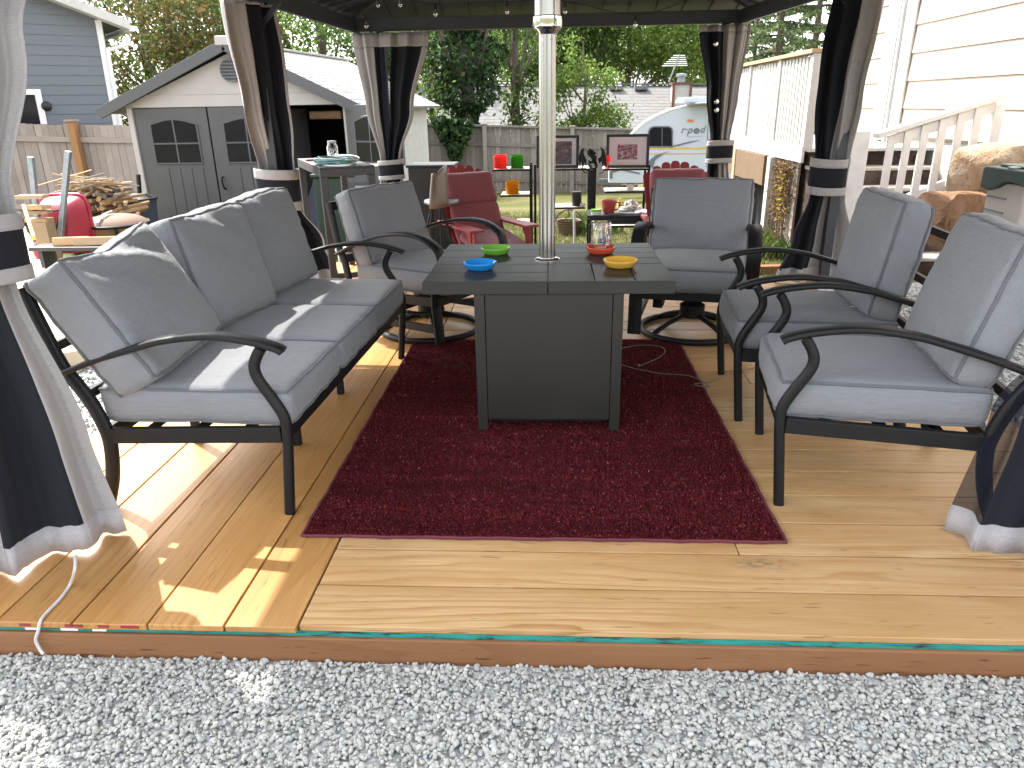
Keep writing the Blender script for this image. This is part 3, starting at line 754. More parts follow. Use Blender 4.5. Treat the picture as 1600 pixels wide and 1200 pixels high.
# ================================================================== CUSHIONS
def cushion(parent, name, hx, hy, hz, pos, rot=(0,0,0), rad=.028, puff=.022, side=.012, seed=0, n=22, wr=.006, mat=None, pipe=True, sag=(0,0), slump=0.0):
    """box cushion: welted edges, puffed faces, bulging sides, small creases near the welts. local z = thickness"""
    mat = mat or M['cushion']
    verts = []; faces = []; idx = {}
    def sp(i): # denser near the edges
        t = i/n*2-1; return math.copysign(1-(1-abs(t))**1.35, t)
    nzn = 6
    def shape(a, b, c):
        ix, iy, iz = hx-rad, hy-rad, hz-rad
        q = Vector((a*hx, b*hy, c*hz)); core = Vector((max(-ix, min(ix, q.x)), max(-iy, min(iy, q.y)), max(-iz, min(iz, q.z))))
        d = q-core
        if d.length > 1e-9: p = core+d.normalized()*rad
        else: p = q
        pf = max(0, (1-a*a))*max(0, (1-b*b))
        p.z += math.copysign(puff*pf**.6, c)*min(1, abs(c)*1.0)
        p.x += math.copysign(side*(1-c*c)*(1-b**4), a)*(abs(a) > .999); p.y += math.copysign(side*(1-c*c)*(1-a**4), b)*(abs(b) > .999)
        nv = Vector((p.x*5+seed*3.1, p.y*5+seed*1.7, p.z*5))
        w = noise.noise(nv)*.008+noise.noise(nv*2.3)*.004
        ed = max(abs(a), abs(b))
        fold = noise.noise(Vector((p.x*26+seed, p.y*26, p.z*9)))*wr*smooth((ed-.55)/.4)*(1 if abs(c) > .5 else .7)
        p += p.normalized()*(w*.55+fold)
        if slump:      # one top corner droops and the face creases diagonally
            p.z += slump*.018*math.sin(9*(a*.6+b)+seed)*smooth((b+.2)/1.0)*(1-a*a)
            p.y -= slump*.05*smooth((b-.3)/.7)*(.5+.5*math.sin(2.2*a+seed))
        p.z -= sag[0]*(1-a*a)*(1-b*b)
        return p
    def vid(a, b, c):
        k = (round(a, 5), round(b, 5), round(c, 5))
        if k not in idx: idx[k] = len(verts); verts.append(tuple(shape(a, b, c)))
        return idx[k]
    S = [sp(i) for i in range(n+1)]; Zs = [(-1+2*i/nzn) for i in range(nzn+1)]
    # replace the outermost z steps by ones hugging the welt
    for c in (-1, 1):
        for i in range(n):
            for j in range(n):
                q = [vid(S[i], S[j], c), vid(S[i+1], S[j], c), vid(S[i+1], S[j+1], c), vid(S[i], S[j+1], c)]
                faces.append(q if c > 0 else q[::-1])
    for z0, z1 in zip(Zs[:-1], Zs[1:]):
        for i in range(n):
            for s_, flip in ((-1, False), (1, True)):
                q = [vid(S[i], s_, z0), vid(S[i+1], s_, z0), vid(S[i+1], s_, z1), vid(S[i], s_, z1)]; faces.append(q[::-1] if flip else q)
                q = [vid(s_, S[i], z0), vid(s_, S[i+1], z0), vid(s_, S[i+1], z1), vid(s_, S[i], z1)]; faces.append(q if flip else q[::-1])
    mb = MB(); mb.v = verts; mb.f = [tuple(f) for f in faces]
    o = mb.build(name, mat, parent, smooth=True, ang=75)
    o.location = pos; o.rotation_euler = rot
    if pipe:
        for c in (1, -1):
            loop = []
            N = 14
            def edge(t): return sp(t*n) if False else (t*2-1)
            per = [(edge(k/N), -1) for k in range(N)]+[(1, edge(k/N)) for k in range(N)]+[(-edge(k/N), 1) for k in range(N)]+[(-1, -edge(k/N)) for k in range(N)]
            for a, b in per:
                p = shape(a, b, c); out = Vector((p.x, p.y, 0)); 
                corner = max(abs(a), abs(b)) >= .999
                p = p+Vector((math.copysign(.002, a) if abs(a) > .99 else 0, math.copysign(.002, b) if abs(b) > .99 else 0, math.copysign(.001, c)))
                loop.append(p)
            pb = MB().tube(loop, .0062, 6, closed=True).build('piping', M['piping'], o, smooth=True)
    return o

# ================================================================== ARM CHAIRS AND SOFA
def arc(pts, n=6): return spline(pts, n)
ARM = [(.385, .598), (.36, .611), (.28, .632), (.145, .647), (0, .632), (-.10, .607), (-.25, .562), (-.375, .515)]
LEG = [(.330, 0), (.348, .18), (.360, .31), (.357, .37), (.325, .435), (.288, .50), (.280, .54), (.292, .575), (.312, .606)]
REAR = [(-.345, 0), (-.300, .12), (-.278, .25), (-.288, .33), (-.315, .41), (-.352, .48), (-.385, .535), (-.420, .66), (-.455, .80)]
def seat_frame(t, half, mids=()):
    yv = Vector((0,1,0))
    for s in (-1, 1):
        y = s*half
        MB().sweep(arc([(f, y, z) for f, z in ARM], 4), .052, .020, yv).build('armrest', M['black_metal'], t, smooth=True, ang=50)
        MB().sweep(arc([(f, y, z) for f, z in LEG], 4), .030, .034, yv).build('front_leg', M['black_metal'], t, smooth=True, ang=50)
        MB().sweep(arc([(f, y, z) for f, z in REAR], 4), .030, .046, yv).build('rear_leg', M['black_metal'], t, smooth=True, ang=50)
        MB().beam((.342, y, .305), (-.262, y, .285), .026, .055).build('side_rail', M['black_metal'], t, bevel=.003)
    for f, z in ((.350, .305), (-.285, .285)):
        MB().beam((f, -half+.015, z), (f, half-.015, z), .028, .05).build('cross_rail', M['black_metal'], t, bevel=.003)
    for f, z in ((-.452, .79), (-.40, .60), (-.325, .43)):
        MB().beam((f, -half+.012, z), (f, half-.012, z), .022, .032).build('back_rail', M['black_metal'], t, bevel=.003)
    for f in (.2, .03, -.14):
        MB().beam((f, -half+.013, .297), (f, half-.013, .297), .04, .006).build('seat_strap', M['black_metal'], t)
    for f, y in mids:
        MB().beam((f, y, 0), (f, y, .282), .030, .030, up=(1,0,0)).build('inner_leg', M['black_metal'], t, bevel=.003)
def back_cushion(t, y, hw, seed, tilt=21, f0=-.235, z0=.465, hgt=.245, thick=.068, yaw=0, slump=0.0, roll=0, lift=0.0):
    """pillow leaning on the back rails; built with its face along local z"""
    a = R(90-tilt)
    c = Vector((f0-math.sin(R(tilt))*hgt-.0, y, z0+math.cos(R(tilt))*hgt+lift))
    o = cushion(t, 'back_cushion', hw, hgt, thick, c, puff=.038, side=.012, seed=seed, wr=.009, slump=slump)
    # local x -> across (y), local y -> up along the back, local z -> forward
    Mx = Matrix(((0, -math.sin(R(tilt)), math.cos(R(tilt))), (1, 0, 0), (0, math.cos(R(tilt)), math.sin(R(tilt)))))
    q = (Matrix.Rotation(R(yaw), 3, 'Z') @ Mx @ Matrix.Rotation(R(roll), 3, 'Z')).to_euler()
    o.rotation_euler = q
    return o
def armchair(name, label, loc, rz, seeds, group, tilt):
    t = thing(name, label, 'armchair', loc, rz, group)
    seat_frame(t, .298)
    cushion(t, 'seat_cushion', .325, .279, .066, (.045, 0, .390), puff=.016, seed=seeds[0], side=.014)
    back_cushion(t, 0, .272, seeds[1], tilt=tilt, f0=-.205, z0=.462, hgt=.240, thick=.064)
    return t
armchair('armchair', 'grey cushioned armchair nearest the netting curtain, with black frame', (1.168, .925, 0), R(180-8.5), (1, 2), 'grey armchairs on the right side', 15)
armchair('armchair', 'grey cushioned armchair second in the row, with white tag on its seat', (1.185, 1.675, 0), R(180-5.0), (3, 4), 'grey armchairs on the right side', 9)
# tag on the second chair's seat
ac2 = [o for o in bpy.data.objects if o.name.startswith('armchair.')][0]
MB().add([(-.145, .12, .480), (-.17, .08, .478), (-.155, .065, .474), (-.125, .10, .472)], [(0,1,2,3)]).build('care_tag', M['white_plastic'], ac2)

sofa = thing('sofa', 'long three seat grey patio sofa with black frame along the left deck edge', 'sofa', (-1.205, 1.425, 0), R(-2.4))
seat_frame(sofa, .832, mids=((.155, -.29), (.155, .29), (-.285, -.29), (-.285, .29)))
for i, y in enumerate((-.548, 0, .548)):
    cushion(sofa, 'seat_cushion', .335, .2715, .064, (.042, y, .393), puff=.017, seed=11+i, side=.008)
back_cushion(sofa, -.562, .285, 21, tilt=29, f0=-.150, z0=.462, hgt=.245, thick=.084, slump=1.0, yaw=2, roll=2)
back_cushion(sofa, .035, .272, 22, tilt=16, f0=-.195, z0=.458, hgt=.243, thick=.082, slump=.6, yaw=-5, roll=-3)
back_cushion(sofa, .605, .250, 23, tilt=15, f0=-.200, z0=.458, hgt=.243, thick=.080, slump=.4, yaw=-9, roll=1)

# swivel rockers
def swivel(label, loc, rz, seeds, bz):
    t = thing('swivel_chair', label, 'swivel armchair', loc, rz, 'grey swivel rockers beyond the table')
    yv = Vector((0,1,0))
    for s in (-1, 1):
        y = s*.315
        path = [(-.40, .50), (-.25, .57), (-.08, .628), (.10, .655), (.24, .645), (.335, .60), (.372, .545), (.365, .47), (.335, .39), (.318, .30), (.325, .18), (.335, .045)]
        MB().sweep(arc([(f, y, z) for f, z in path], 5), .078, .016, yv).build('armrest', M['black_metal'], t, smooth=True, ang=50)
        MB().sweep(arc([(-.345, y, .10), (-.33, y, .25), (-.36, y, .45), (-.40, y, .55), (-.445, y, .80)], 4), .03, .045, yv).build('back_post', M['black_metal'], t, smooth=True, ang=50)
        MB().beam((.325, y, .285), (-.33, y, .27), .03, .05).build('side_rail', M['black_metal'], t, bevel=.003)
        MB().beam((.325, y*.97, .12), (-.34, y*.97, .12), .024, .045).build('lower_rail', M['black_metal'], t, bevel=.003)
        MB().sweep(arc([(.22, y*.62, .262), (.26, y*.62, .20), (.10, y*.62, .165), (-.10, y*.62, .165), (-.26, y*.62, .20), (-.22, y*.62, .262)], 5), .05, .008, yv).build('rocker_spring', M['black_metal'], t, smooth=True)
    for f, z in ((.325, .285), (-.33, .27), (-.435, .78), (-.375, .47), (0, .21)):
        MB().beam((f, -.32, z), (f, .32, z), .04 if f == 0 else .028, .05).build('cross_rail', M['black_metal'], t, bevel=.003)
    MB().lathe([(.06, .09), (.075, .10), (.075, .17), (.05, .185)], (bz[0], bz[1], 0), 20).build('swivel_hub', M['black_metal'], t, smooth=True)
    ring = [(bz[0]+.305*math.cos(a), bz[1]+.305*math.sin(a), .020) for a in [2*math.pi*i/48 for i in range(48)]]
    MB().sweep(ring, .034, .034, (0,0,1), closed=True).build('base_ring', M['black_metal'], t, smooth=True, ang=50)
    for k in range(4):
        a = math.pi/4+k*math.pi/2; c, s = math.cos(a), math.sin(a)
        MB().sweep(arc([(bz[0]+c*.30, bz[1]+s*.30, .025), (bz[0]+c*.19, bz[1]+s*.19, .075), (bz[0]+c*.05, bz[1]+s*.05, .115)], 5), .034, .022, (-s, c, 0)).build('base_spoke', M['black_metal'], t, smooth=True, ang=50)
    cushion(t, 'seat_cushion', .34, .288, .066, (.035, 0, .385), puff=.026, seed=seeds[0], side=.016)
    back_cushion(t, 0, .298, seeds[1], tilt=19, f0=-.215, z0=.430, hgt=.228, thick=.066)
    return t
swivel('grey swivel rocker facing the camera, in front of the pink padded chair', (.872, 2.82, 0), R(-103), (31, 32), (.05, 0))
swivel('grey swivel rocker turned towards the table, beside the tall bar table', (-.775, 2.815, 0), R(-29), (33, 34), (.02, 0))

# ================================================================== TABLE
TH = .662
tb = thing('patio_table', 'square charcoal metal table with a boxy cabinet base on the red rug', 'table', (-.014, 1.68, 0))
X0, X1, Y0, Y1 = -.519, .492, 1.262, 2.116
XS = -.013
for a, b in ((X0, XS-.0015), (XS+.0015, X1)):
    MB().box(a, b, Y0, Y0+.018, TH-.052, TH-.001).build('front_apron', M['table_metal'], tb, bevel=.002, world=True)
    MB().box(a, b, Y1-.018, Y1, TH-.052, TH-.001).build('rear_apron', M['table_metal'], tb, bevel=.002, world=True)
for a in (X0, X1-.018):
    MB().box(a, a+.018, Y0+.0185, Y1-.0185, TH-.052, TH-.001).build('side_apron', M['table_metal'], tb, bevel=.002, world=True)
MB().box(X0+.02, X1-.02, Y0+.02, Y1-.02, TH-.03, TH-.012).build('underplate', M['table_metal'], tb, world=True)
g = .0022
def slat(a, b, c, d, nm='top_slat'): MB().box(a+g, b-g, c+g, d-g, TH-.010, TH).build(nm, M['table_metal'], tb, bevel=.0016, world=True)
yr = np.linspace(Y0+.001, Y1-.001, 6)
for i in range(5):
    if i >= 3:
        slat(X0+.001, X0+.235, yr[i], yr[i+1]); slat(X0+.235, XS, yr[i], yr[i+1])
    else: slat(X0+.001, XS, yr[i], yr[i+1])
ym = Y0+.345
slat(XS, .175, Y0+.001, ym, 'lid_panel'); slat(.175, .335, Y0+.001, ym, 'lid_panel'); slat(.335, X1-.001, Y0+.001, ym, 'lid_panel')
yq = np.linspace(ym, Y1-.001, 5)
for i in range(4): slat(XS, X1-.001, yq[i], yq[i+1])
BX0, BX1, BY0, BY1 = -.312, .292, 1.268, 2.05
BY0 = 1.268
for (x, y) in ((BX0, BY0), (BX1-.042, BY0), (BX0, BY1-.042), (BX1-.042, BY1-.042)):
    MB().box(x, x+.042, y, y+.042, 0.008, TH-.053).build('leg', M['table_metal'], tb, bevel=.002, world=True)
MB().box(BX0+.0435, BX1-.0435, BY0+.006, BY0+.016, .058, TH-.054).build('front_panel', M['table_metal'], tb, bevel=.002, world=True)
MB().box(BX0+.0435, BX1-.0435, BY1-.016, BY1-.006, .058, TH-.054).build('rear_panel', M['table_metal'], tb, bevel=.002, world=True)
for x in (BX0+.006, BX1-.016):
    MB().box(x, x+.010, BY0+.0435, BY1-.0435, .058, TH-.054).build('side_panel', M['table_metal'], tb, bevel=.002, world=True)
MB().box(BX0+.05, BX1-.05, BY0+.05, BY1-.05, .03, .05).build('bottom_plate', M['black_metal'], tb, world=True)
# pole
pc = (-.018, 1.70, TH)
pole = thing('heater_pole', 'tall brushed steel pole rising from the middle of the table', 'pole', pc)
MB().lathe([(.058, .0005), (.058, .006), (.054, .010), (.040, .012)], (0,0,0), 32).build('base_flange', M['chrome'], pole, smooth=True)
def fluted(r, n=128):
    return [(r*(1-.07*max(0, math.cos(8*2*math.pi*k/n))**8)*math.cos(2*math.pi*k/n), r*(1-.07*max(0, math.cos(8*2*math.pi*k/n))**8)*math.sin(2*math.pi*k/n)) for k in range(n)]
prf = fluted(.0362)
mb = MB(); vs = [(x, y, z) for z in (.011, .5, .945) for x, y in prf]; n = len(prf)
mb.add(vs, [(i*n+k, i*n+(k+1) % n, (i+1)*n+(k+1) % n, (i+1)*n+k) for i in range(2) for k in range(n)]).build('tube', M['steel'], pole, smooth=True, ang=20)
MB().lathe([(.037, .925), (.048, .940), (.058, .950), (.060, .956), (.060, .990), (.056, .994)], (0,0,0), 40).build('collar', M['chrome'], pole, smooth=True)
MB().lathe([(.0545, .985), (.0545, 1.62), (.02, 1.63)], (0,0,0), 40).build('upper_sleeve', M['steel'], pole, smooth=True)
for k in range(4):
    a = -math.pi/2+.55-1.1*(k % 2)+math.pi*(k//2)
    for r, z in ((.037, .905), (.0605, .975)):
        c = Vector((math.cos(a), math.sin(a), 0)); mb = MB()
        mb.tube([c*r+Vector((0,0,z)), c*(r+.003)+Vector((0,0,z))], .005, 8); mb.build('screw', M['chrome'], pole, smooth=True)

def dish(label, c, mat, r=.072, sq=1.0):
    t = MB().lathe([(.0, .004), (r*.62, .004), (r*.66, 0.0008), (r*.72, .001), (r*.84, .008), (r*.96, .020), (r, .024), (r*.985, .027), (r*.9, .024), (r*.74, .013), (.0, .011)], (0,0,0), 40, cap=False).build('dish', mat, smooth=True, ang=60)
    t.location = c; t['label'] = label; t['category'] = 'dish'; t['group'] = 'coloured dishes on the table'
    t.scale = (1, sq, 1.25); return t
dz = TH+.0002
dish('bright blue shallow dish at the front left of the table', (-.306, 1.50, dz), M['blue_dish'])
dish('lime green shallow dish behind the blue dish', (-.262, 1.845, dz), M['green_dish'])
dish('coral red shallow dish under the upturned glass jar', (.232, 1.845, dz), M['coral_dish'])
dish('mustard yellow shallow dish at the front right of the table', (.297, 1.535, dz), M['yellow_dish'], .074)
# square jar standing upside down in the coral dish
jar = thing('glass_jar', 'clear square glass jar standing upside down on the coral dish', 'jar', (.232, 1.845, TH+.0145), R(8))
def sqring(h, z, r=.35, n=8):
    out = []
    for k in range(4*n):
        a = 2*math.pi*(k+.5)/(4*n); c, s = math.cos(a), math.sin(a); q = (abs(c)**5+abs(s)**5)**(-.2); out.append((h*c*q, h*s*q, z))
    return out
def sqlathe(prof):
    mb = MB(); n = 32; vs = []
    for h, z in prof: vs += sqring(h, z)
    mb.add(vs, [(i*n+k, i*n+(k+1) % n, (i+1)*n+(k+1) % n, (i+1)*n+k) for i in range(len(prof)-1) for k in range(n)]+[tuple(reversed(range(n))), tuple((len(prof)-1)*n+k for k in range(n))])
    return mb
sqlathe([(.030, .0), (.034, .012), (.036, .022), (.044, .030), (.044, .128), (.041, .134), (.036, .136), (.0365, .131), (.0405, .124), (.0405, .034), (.032, .022), (.029, .004)]).build('jar_body', M['glass'], jar, smooth=True, ang=50)
for s in (-1, 1):
    for k in range(3): MB().obox((.018*(k-1), s*.0445, .078), (.0012, 0, 0), (0, .0008, 0), (0, 0, .034)).build('moulded_rib', M['glass'], jar)

# ================================================================== RUG
RX0, RX1, RY0_, RY1_ = -.8195, .7505, .4315, 2.5645
rug = thing('rug', 'burgundy speckled pile rug under the table', 'rug', (0, 1.5, 0))
MB().box(RX0, RX1, RY0_, RY1_, .0008, .006).build('backing', M['rug_base'], rug, world=True)
for a, b in (((RX0, RY0_), (RX1, RY0_)), ((RX1, RY0_), (RX1, RY1_)), ((RX1, RY1_), (RX0, RY1_)), ((RX0, RY1_), (RX0, RY0_))):
    pts = [Vector((a[0]+(b[0]-a[0])*i/60, a[1]+(b[1]-a[1])*i/60, .006)) for i in range(61)]
    for i, p in enumerate(pts): p += Vector(((b[1]-a[1]), -(b[0]-a[0]), 0)).normalized()*(.0018*math.sin(i*.7)+.0015*math.sin(i*1.9))
    MB().tube(pts, .0055, 6).build('binding', M['rug_edge'], rug, world=True, smooth=True)
N = 150000
px = nr.uniform(RX0+.004, RX1-.004, N); py = RY0_+.004+(RY1_-RY0_-.008)*nr.rand(N)**1.35
h = nr.uniform(.0045, .008, N); a = nr.uniform(0, 6.283, N); w = nr.uniform(.0014, .0026, N)
lean = nr.normal(0, .0030, (N, 2)); lean[:, 1] -= .0022
lean[px > RX1-.012, 0] = -abs(lean[px > RX1-.012, 0]); lean[px < RX0+.012, 0] = abs(lean[px < RX0+.012, 0])
z0 = np.full(N, .0055)
A = np.stack([px-np.cos(a)*w, py-np.sin(a)*w, z0], 1); B = np.stack([px+np.cos(a)*w, py+np.sin(a)*w, z0], 1)
C_ = np.stack([px+lean[:, 0]+np.cos(a)*w*.6, py+lean[:, 1]+np.sin(a)*w*.6, z0+h], 1); D_ = np.stack([px+lean[:, 0]-np.cos(a)*w*.6, py+lean[:, 1]-np.sin(a)*w*.6, z0+h], 1)
V = np.stack([A, B, C_, D_], 1).reshape(-1, 3); V[:, 1] -= 1.5
pile = bulk('pile', V, np.arange(4*N).reshape(-1, 4), M['rug_pile'], rug); pile['kind'] = 'stuff'

# thin wire lying over the rug and the boards
wp = [(966, 547), (1000, 541), (1030, 543), (1039, 550), (1030, 560), (1008, 570), (998, 574), (999, 571)]
wp2 = [(966, 570), (990, 577), (1030, 585), (1070, 588), (1090, 594), (1108, 601), (1098, 606), (1085, 602), (1110, 594), (1125, 588), (1150, 578), (1175, 573), (1196, 566)]
wr = thing('wire', 'thin grey green wire looping from the table over the rug to the chairs', 'wire', tuple(atZ(1000, 575, .012)))
for w_ in (wp, wp2):
    pts = []
    for u, v in w_:
        p = atZ(u, v, .013); p.z = .0195 if p.x < RX1+.02 else .004
        pts.append(p)
    MB().tube(spline(pts, 6), .0022, 6).build('strand', M['wire'], wr, smooth=True, world=True)

# ================================================================== BAR TABLE and its clutter
bt = thing('bar_table', 'tall grey metal bar table at the back left corner of the deck', 'bar table', (-1.55, 4.7, 0))
BTZ = .93
q00, q10, q11 = atZ(499, 262, BTZ), atZ(585, 258, BTZ), atZ(640, 241, BTZ)
ex = (q10-q00); ex.z = 0; wx = ex.length; ex.normalize()
ey = Vector((-ex.y, ex.x, 0)); ly = 1.15
o0 = Vector((q00.x, q00.y, 0))
def bq(a, b, z): p = o0+ex*a+ey*b; return Vector((p.x, p.y, z))
def bbox(a0, a1, b0, b1, z0, z1, nm, mat):
    return MB().obox(bq((a0+a1)/2, (b0+b1)/2, (z0+z1)/2), ex*((a1-a0)/2), ey*((b1-b0)/2), (0,0,(z1-z0)/2)).build(nm, mat, bt, bevel=.003, world=True)
bbox(0, wx, 0, ly, BTZ-.012, BTZ, 'table_top', M['bar_metal'])
for a0, a1, b0, b1 in ((0, wx, 0, .05), (0, wx, ly-.05, ly), (0, .05, .051, ly-.051), (wx-.05, wx, .051, ly-.051)): bbox(a0, a1, b0, b1, BTZ-.065, BTZ-.0125, 'apron', M['bar_metal'])
for a, b in ((0, 0), (wx-.05, 0), (0, ly-.05), (wx-.05, ly-.05)): bbox(a, a+.05, b, b+.05, .0 if b < .2 else -.0, BTZ-.066, 'leg', M['bar_metal'])
bbox(.051, wx-.051, .01, .04, .12, .16, 'foot_rail', M['bar_metal'])
hs = thing('cord_coil', 'loosely coiled teal and white cord on the bar table', 'cord', tuple(bq(.2, .25, BTZ)))
for i in range(9):
    rr_ = .10+.012*(i % 4); off = rnd.uniform(-.02, .02)
    pts = [bq(.17+off+rr_*1.15*math.cos(a), .26+off+rr_*1.9*math.sin(a), BTZ+.008+.0045*i+.012*math.sin(a+i)**2) for a in [2*math.pi*k/26 for k in range(26)]]
    MB().tube(pts, .005, 6, closed=True).build('loop', M['cord_white'] if i % 3 == 1 else M['teal_cord'], hs, smooth=True, world=True)
js = thing('mason_jar', 'glass jar filled with dark odds and ends on the bar table', 'jar', tuple(bq(wx*.62, .82, BTZ)))
MB().lathe([(.001, .001), (.042, .001), (.046, .01), (.046, .10), (.034, .125), (.034, .14), (.030, .14), (.030, .125), (.042, .10), (.042, .012), (.001, .006)], (0,0,0), 24, cap=False).build('jar_body', M['glass'], js, smooth=True)
MB().lathe([(.036, .128), (.036, .145), (.001, .147)], (0,0,0), 20).build('lid', M['grey_steel'], js, smooth=True)
mb = MB()
for i in range(26): mb.obox((rnd.uniform(-.022,.022), rnd.uniform(-.022,.022), .014+i*.0028), Vector((rnd.uniform(-.01,.01), .008, .004)), Vector((.006, -.004, rnd.uniform(-.006,.006))), (.001, .002, .005))
tag(mb.build('contents', M['grey_steel'], js), kind='stuff')
pl = thing('hand_tool', 'black hand tool lying on the far edge of the bar table', 'tool', tuple(bq(wx*.8, 1.0, BTZ)))
for s in (-1, 1): MB().tube(spline([bq(wx*.62, 1.02, BTZ+.014), bq(wx*.85, 1.02+s*.006, BTZ+.012), bq(wx*1.08, 1.02+s*.03, BTZ+.016)], 4), .010, 6).build('handle', M['black_plastic'], pl, world=True, smooth=True)
MB().lathe([(.018, 0), (.018, .02)], tuple(bq(wx*1.08, 1.02, BTZ+.004)-pl.location), 10).build('pivot', M['black_plastic'], pl)
tag(MB().obox(bq(wx*.3, .78, BTZ+.008), ex*.10, ey*.025, (0,0,.007)).build('utility_knife', M['orange'], bevel=.004), 'orange handled knife on the bar table behind the cord coil', 'knife')
tag(MB().obox(bq(wx*.55, .52, BTZ+.012), ex*.035, ey*.025, (0,0,.011)).build('sponge', M['green_dish'], bevel=.006), 'small green sponge on the bar table beside the cord coil', 'sponge')

# ================================================================== ADIRONDACK CHAIRS
def adirondack(label, loc, rz, sc=1.0):
    t = thing('adirondack_chair', label, 'adirondack chair', loc, rz, 'red adirondack chairs with pads'); t.scale = (sc,)*3
    m_ = M['red_paint']
    for s in (-1, 1):
        y = s*.29
        MB().beam((.36, y, 0), (.36, y, .55), .09, .022, up=(0,1,0)).build('front_leg', m_, t, bevel=.003)
        MB().sweep([(.40, y*.86, .34), (.1, y*.86, .30), (-.25, y*.86, .20), (-.52, y*.86, .03)], .022, .12, (0,1,0)).build('rear_leg', m_, t)
        MB().prism([(.44, y-.07, .552), (.44, y+.07, .552), (.30, y+.075, .552), (-.30, y+.04, .552), (-.38, y-.03, .552), (-.30, y-.05, .552)], (0,0,.024)).build('armrest', m_, t, bevel=.003, fix=True)
        MB().prism([(.345, y, .55), (.345, y, .40), (.22, y, .55)], (0, .02*s, 0)).build('arm_bracket', m_, t, fix=True)
    for i in range(6):
        x = .40-i*.085; z = .375-.018*i
        MB().beam((x, -.25, z), (x, .25, z), .075, .02).build('seat_slat', m_, t, bevel=.003)
    import math as _m
    tl = R(28)
    for i in range(7):
        y = (i-3)*.082; L = .90-.013*(i-3)**2
        b = Vector((-.05, y*.85, .26)); tp = b+Vector((-_m.sin(tl)*L, y*.28, _m.cos(tl)*L))
        up = Vector((_m.cos(tl), 0, _m.sin(tl)))
        side = (tp-b).normalized().cross(up)
        n = 6; poly = []
        hw = .0435
        poly = [b-side*hw, b+side*hw, tp+side*hw]+[tp+side*(hw*math.cos(a))+(tp-b).normalized()*(.030*math.sin(a)) for a in (math.pi*.25, math.pi*.5, math.pi*.75)]+[tp-side*hw]
        MB().prism(poly, up*-.018).build('back_slat', m_, t, fix=True)
    for f, z in ((-.16, .42), (-.30, .74)):
        MB().beam((f-.03, -.27, z), (f-.03, .27, z), .02, .07).build('back_batten', m_, t)
    # padded cushion in three folds: seat, back, headrest
    mp = M['maroon_pad']
    c1 = cushion(t, 'seat_pad', .255, .245, .042, (.20, 0, .41), (0, R(10), 0), puff=.02, seed=41, n=14, mat=mp, pipe=False)
    Mx = Matrix(((0, -math.sin(tl), math.cos(tl)), (1, 0, 0), (0, math.cos(tl), math.sin(tl)))).to_euler()
    def padb(name, d, hh, hw, th, sd):
        c = Vector((.0, 0, .33))+Vector((-math.sin(tl), 0, math.cos(tl)))*d
        o = cushion(t, name, hw, hh, th, c, puff=.022, seed=sd, n=14, mat=mp, pipe=False); o.rotation_euler = Mx
    padb('back_pad', .245, .205, .25, .04, 42); padb('head_pad', .60, .155, .255, .055, 43)
    # fringe under the seat pad
    mb = MB()
    for i in range(60):
        y = -.25+.5*i/59; x = .455+.004*math.sin(i*2.2)
        mb.add([(x, y-.003, .372), (x, y+.003, .372), (x+.008, y+rnd.uniform(-.006,.006), .322)], [(0,1,2)])
    tag(mb.build('fringe', M['piping'], t), kind='stuff')
    return t
gz = ground(0, 5.4)
adirondack('red adirondack chair with maroon pad beside the candle shelves', (-.64, 5.36, gz), R(-58), .98)
adirondack('red adirondack chair showing only its padded headrest over the grey swivel rocker', (1.21, 5.42, gz), R(-90), .98)

# ================================================================== PATIO BITS BEHIND THE DECK
st = thing('bar_stool', 'brown moulded bar stool with thin black legs behind the left swivel rocker', 'bar stool', tuple(atY(683, 330, 4.95)))
sc_ = atY(678, 320, 4.95); gs = ground(sc_.x, sc_.y)
def shell():
    mb = MB(); n = 10; vs = []
    for i in range(9):
        v_ = i/8; z = sc_.z-.02+v_*.30; dpt = .10*math.cos(v_*2.2)+.03*v_
        for k in range(n+1):
            u_ = k/n*2-1; wv = .10*(1-.25*v_)
            vs.append((sc_.x+.03+u_*wv*.75+.02, sc_.y+.10*u_-dpt+.08*(u_*u_), z+.02*abs(u_)*v_+(.03*u_ if i == 8 else 0)))
    mb.add(vs, [(i*(n+1)+k, i*(n+1)+k+1, (i+1)*(n+1)+k+1, (i+1)*(n+1)+k) for i in range(8) for k in range(n)])
    o = mb.build('seat_shell', M['brown_shell'], st, smooth=True, world=True, ang=180); s = o.modifiers.new('th', 'SOLIDIFY'); s.thickness = .014
shell()
for dx, dy in ((-.10, -.12), (.12, -.12), (-.10, .12), (.12, .12)):
    MB().tube([(sc_.x+.02+dx*.4, sc_.y+dy*.4, sc_.z-.03), (sc_.x+.02+dx*1.7, sc_.y+dy*1.5, gs if sc_.y+dy*1.5 > 4.95 else 0.002)], .009, 6).build('leg', M['black_metal'], st, world=True)
MB().tube([(sc_.x-.08, sc_.y-.10, .33), (sc_.x+.16, sc_.y-.10, .33), (sc_.x+.16, sc_.y+.10, .33), (sc_.x-.08, sc_.y+.10, .33)], .007, 6, closed=True).build('foot_ring', M['black_metal'], st, world=True)
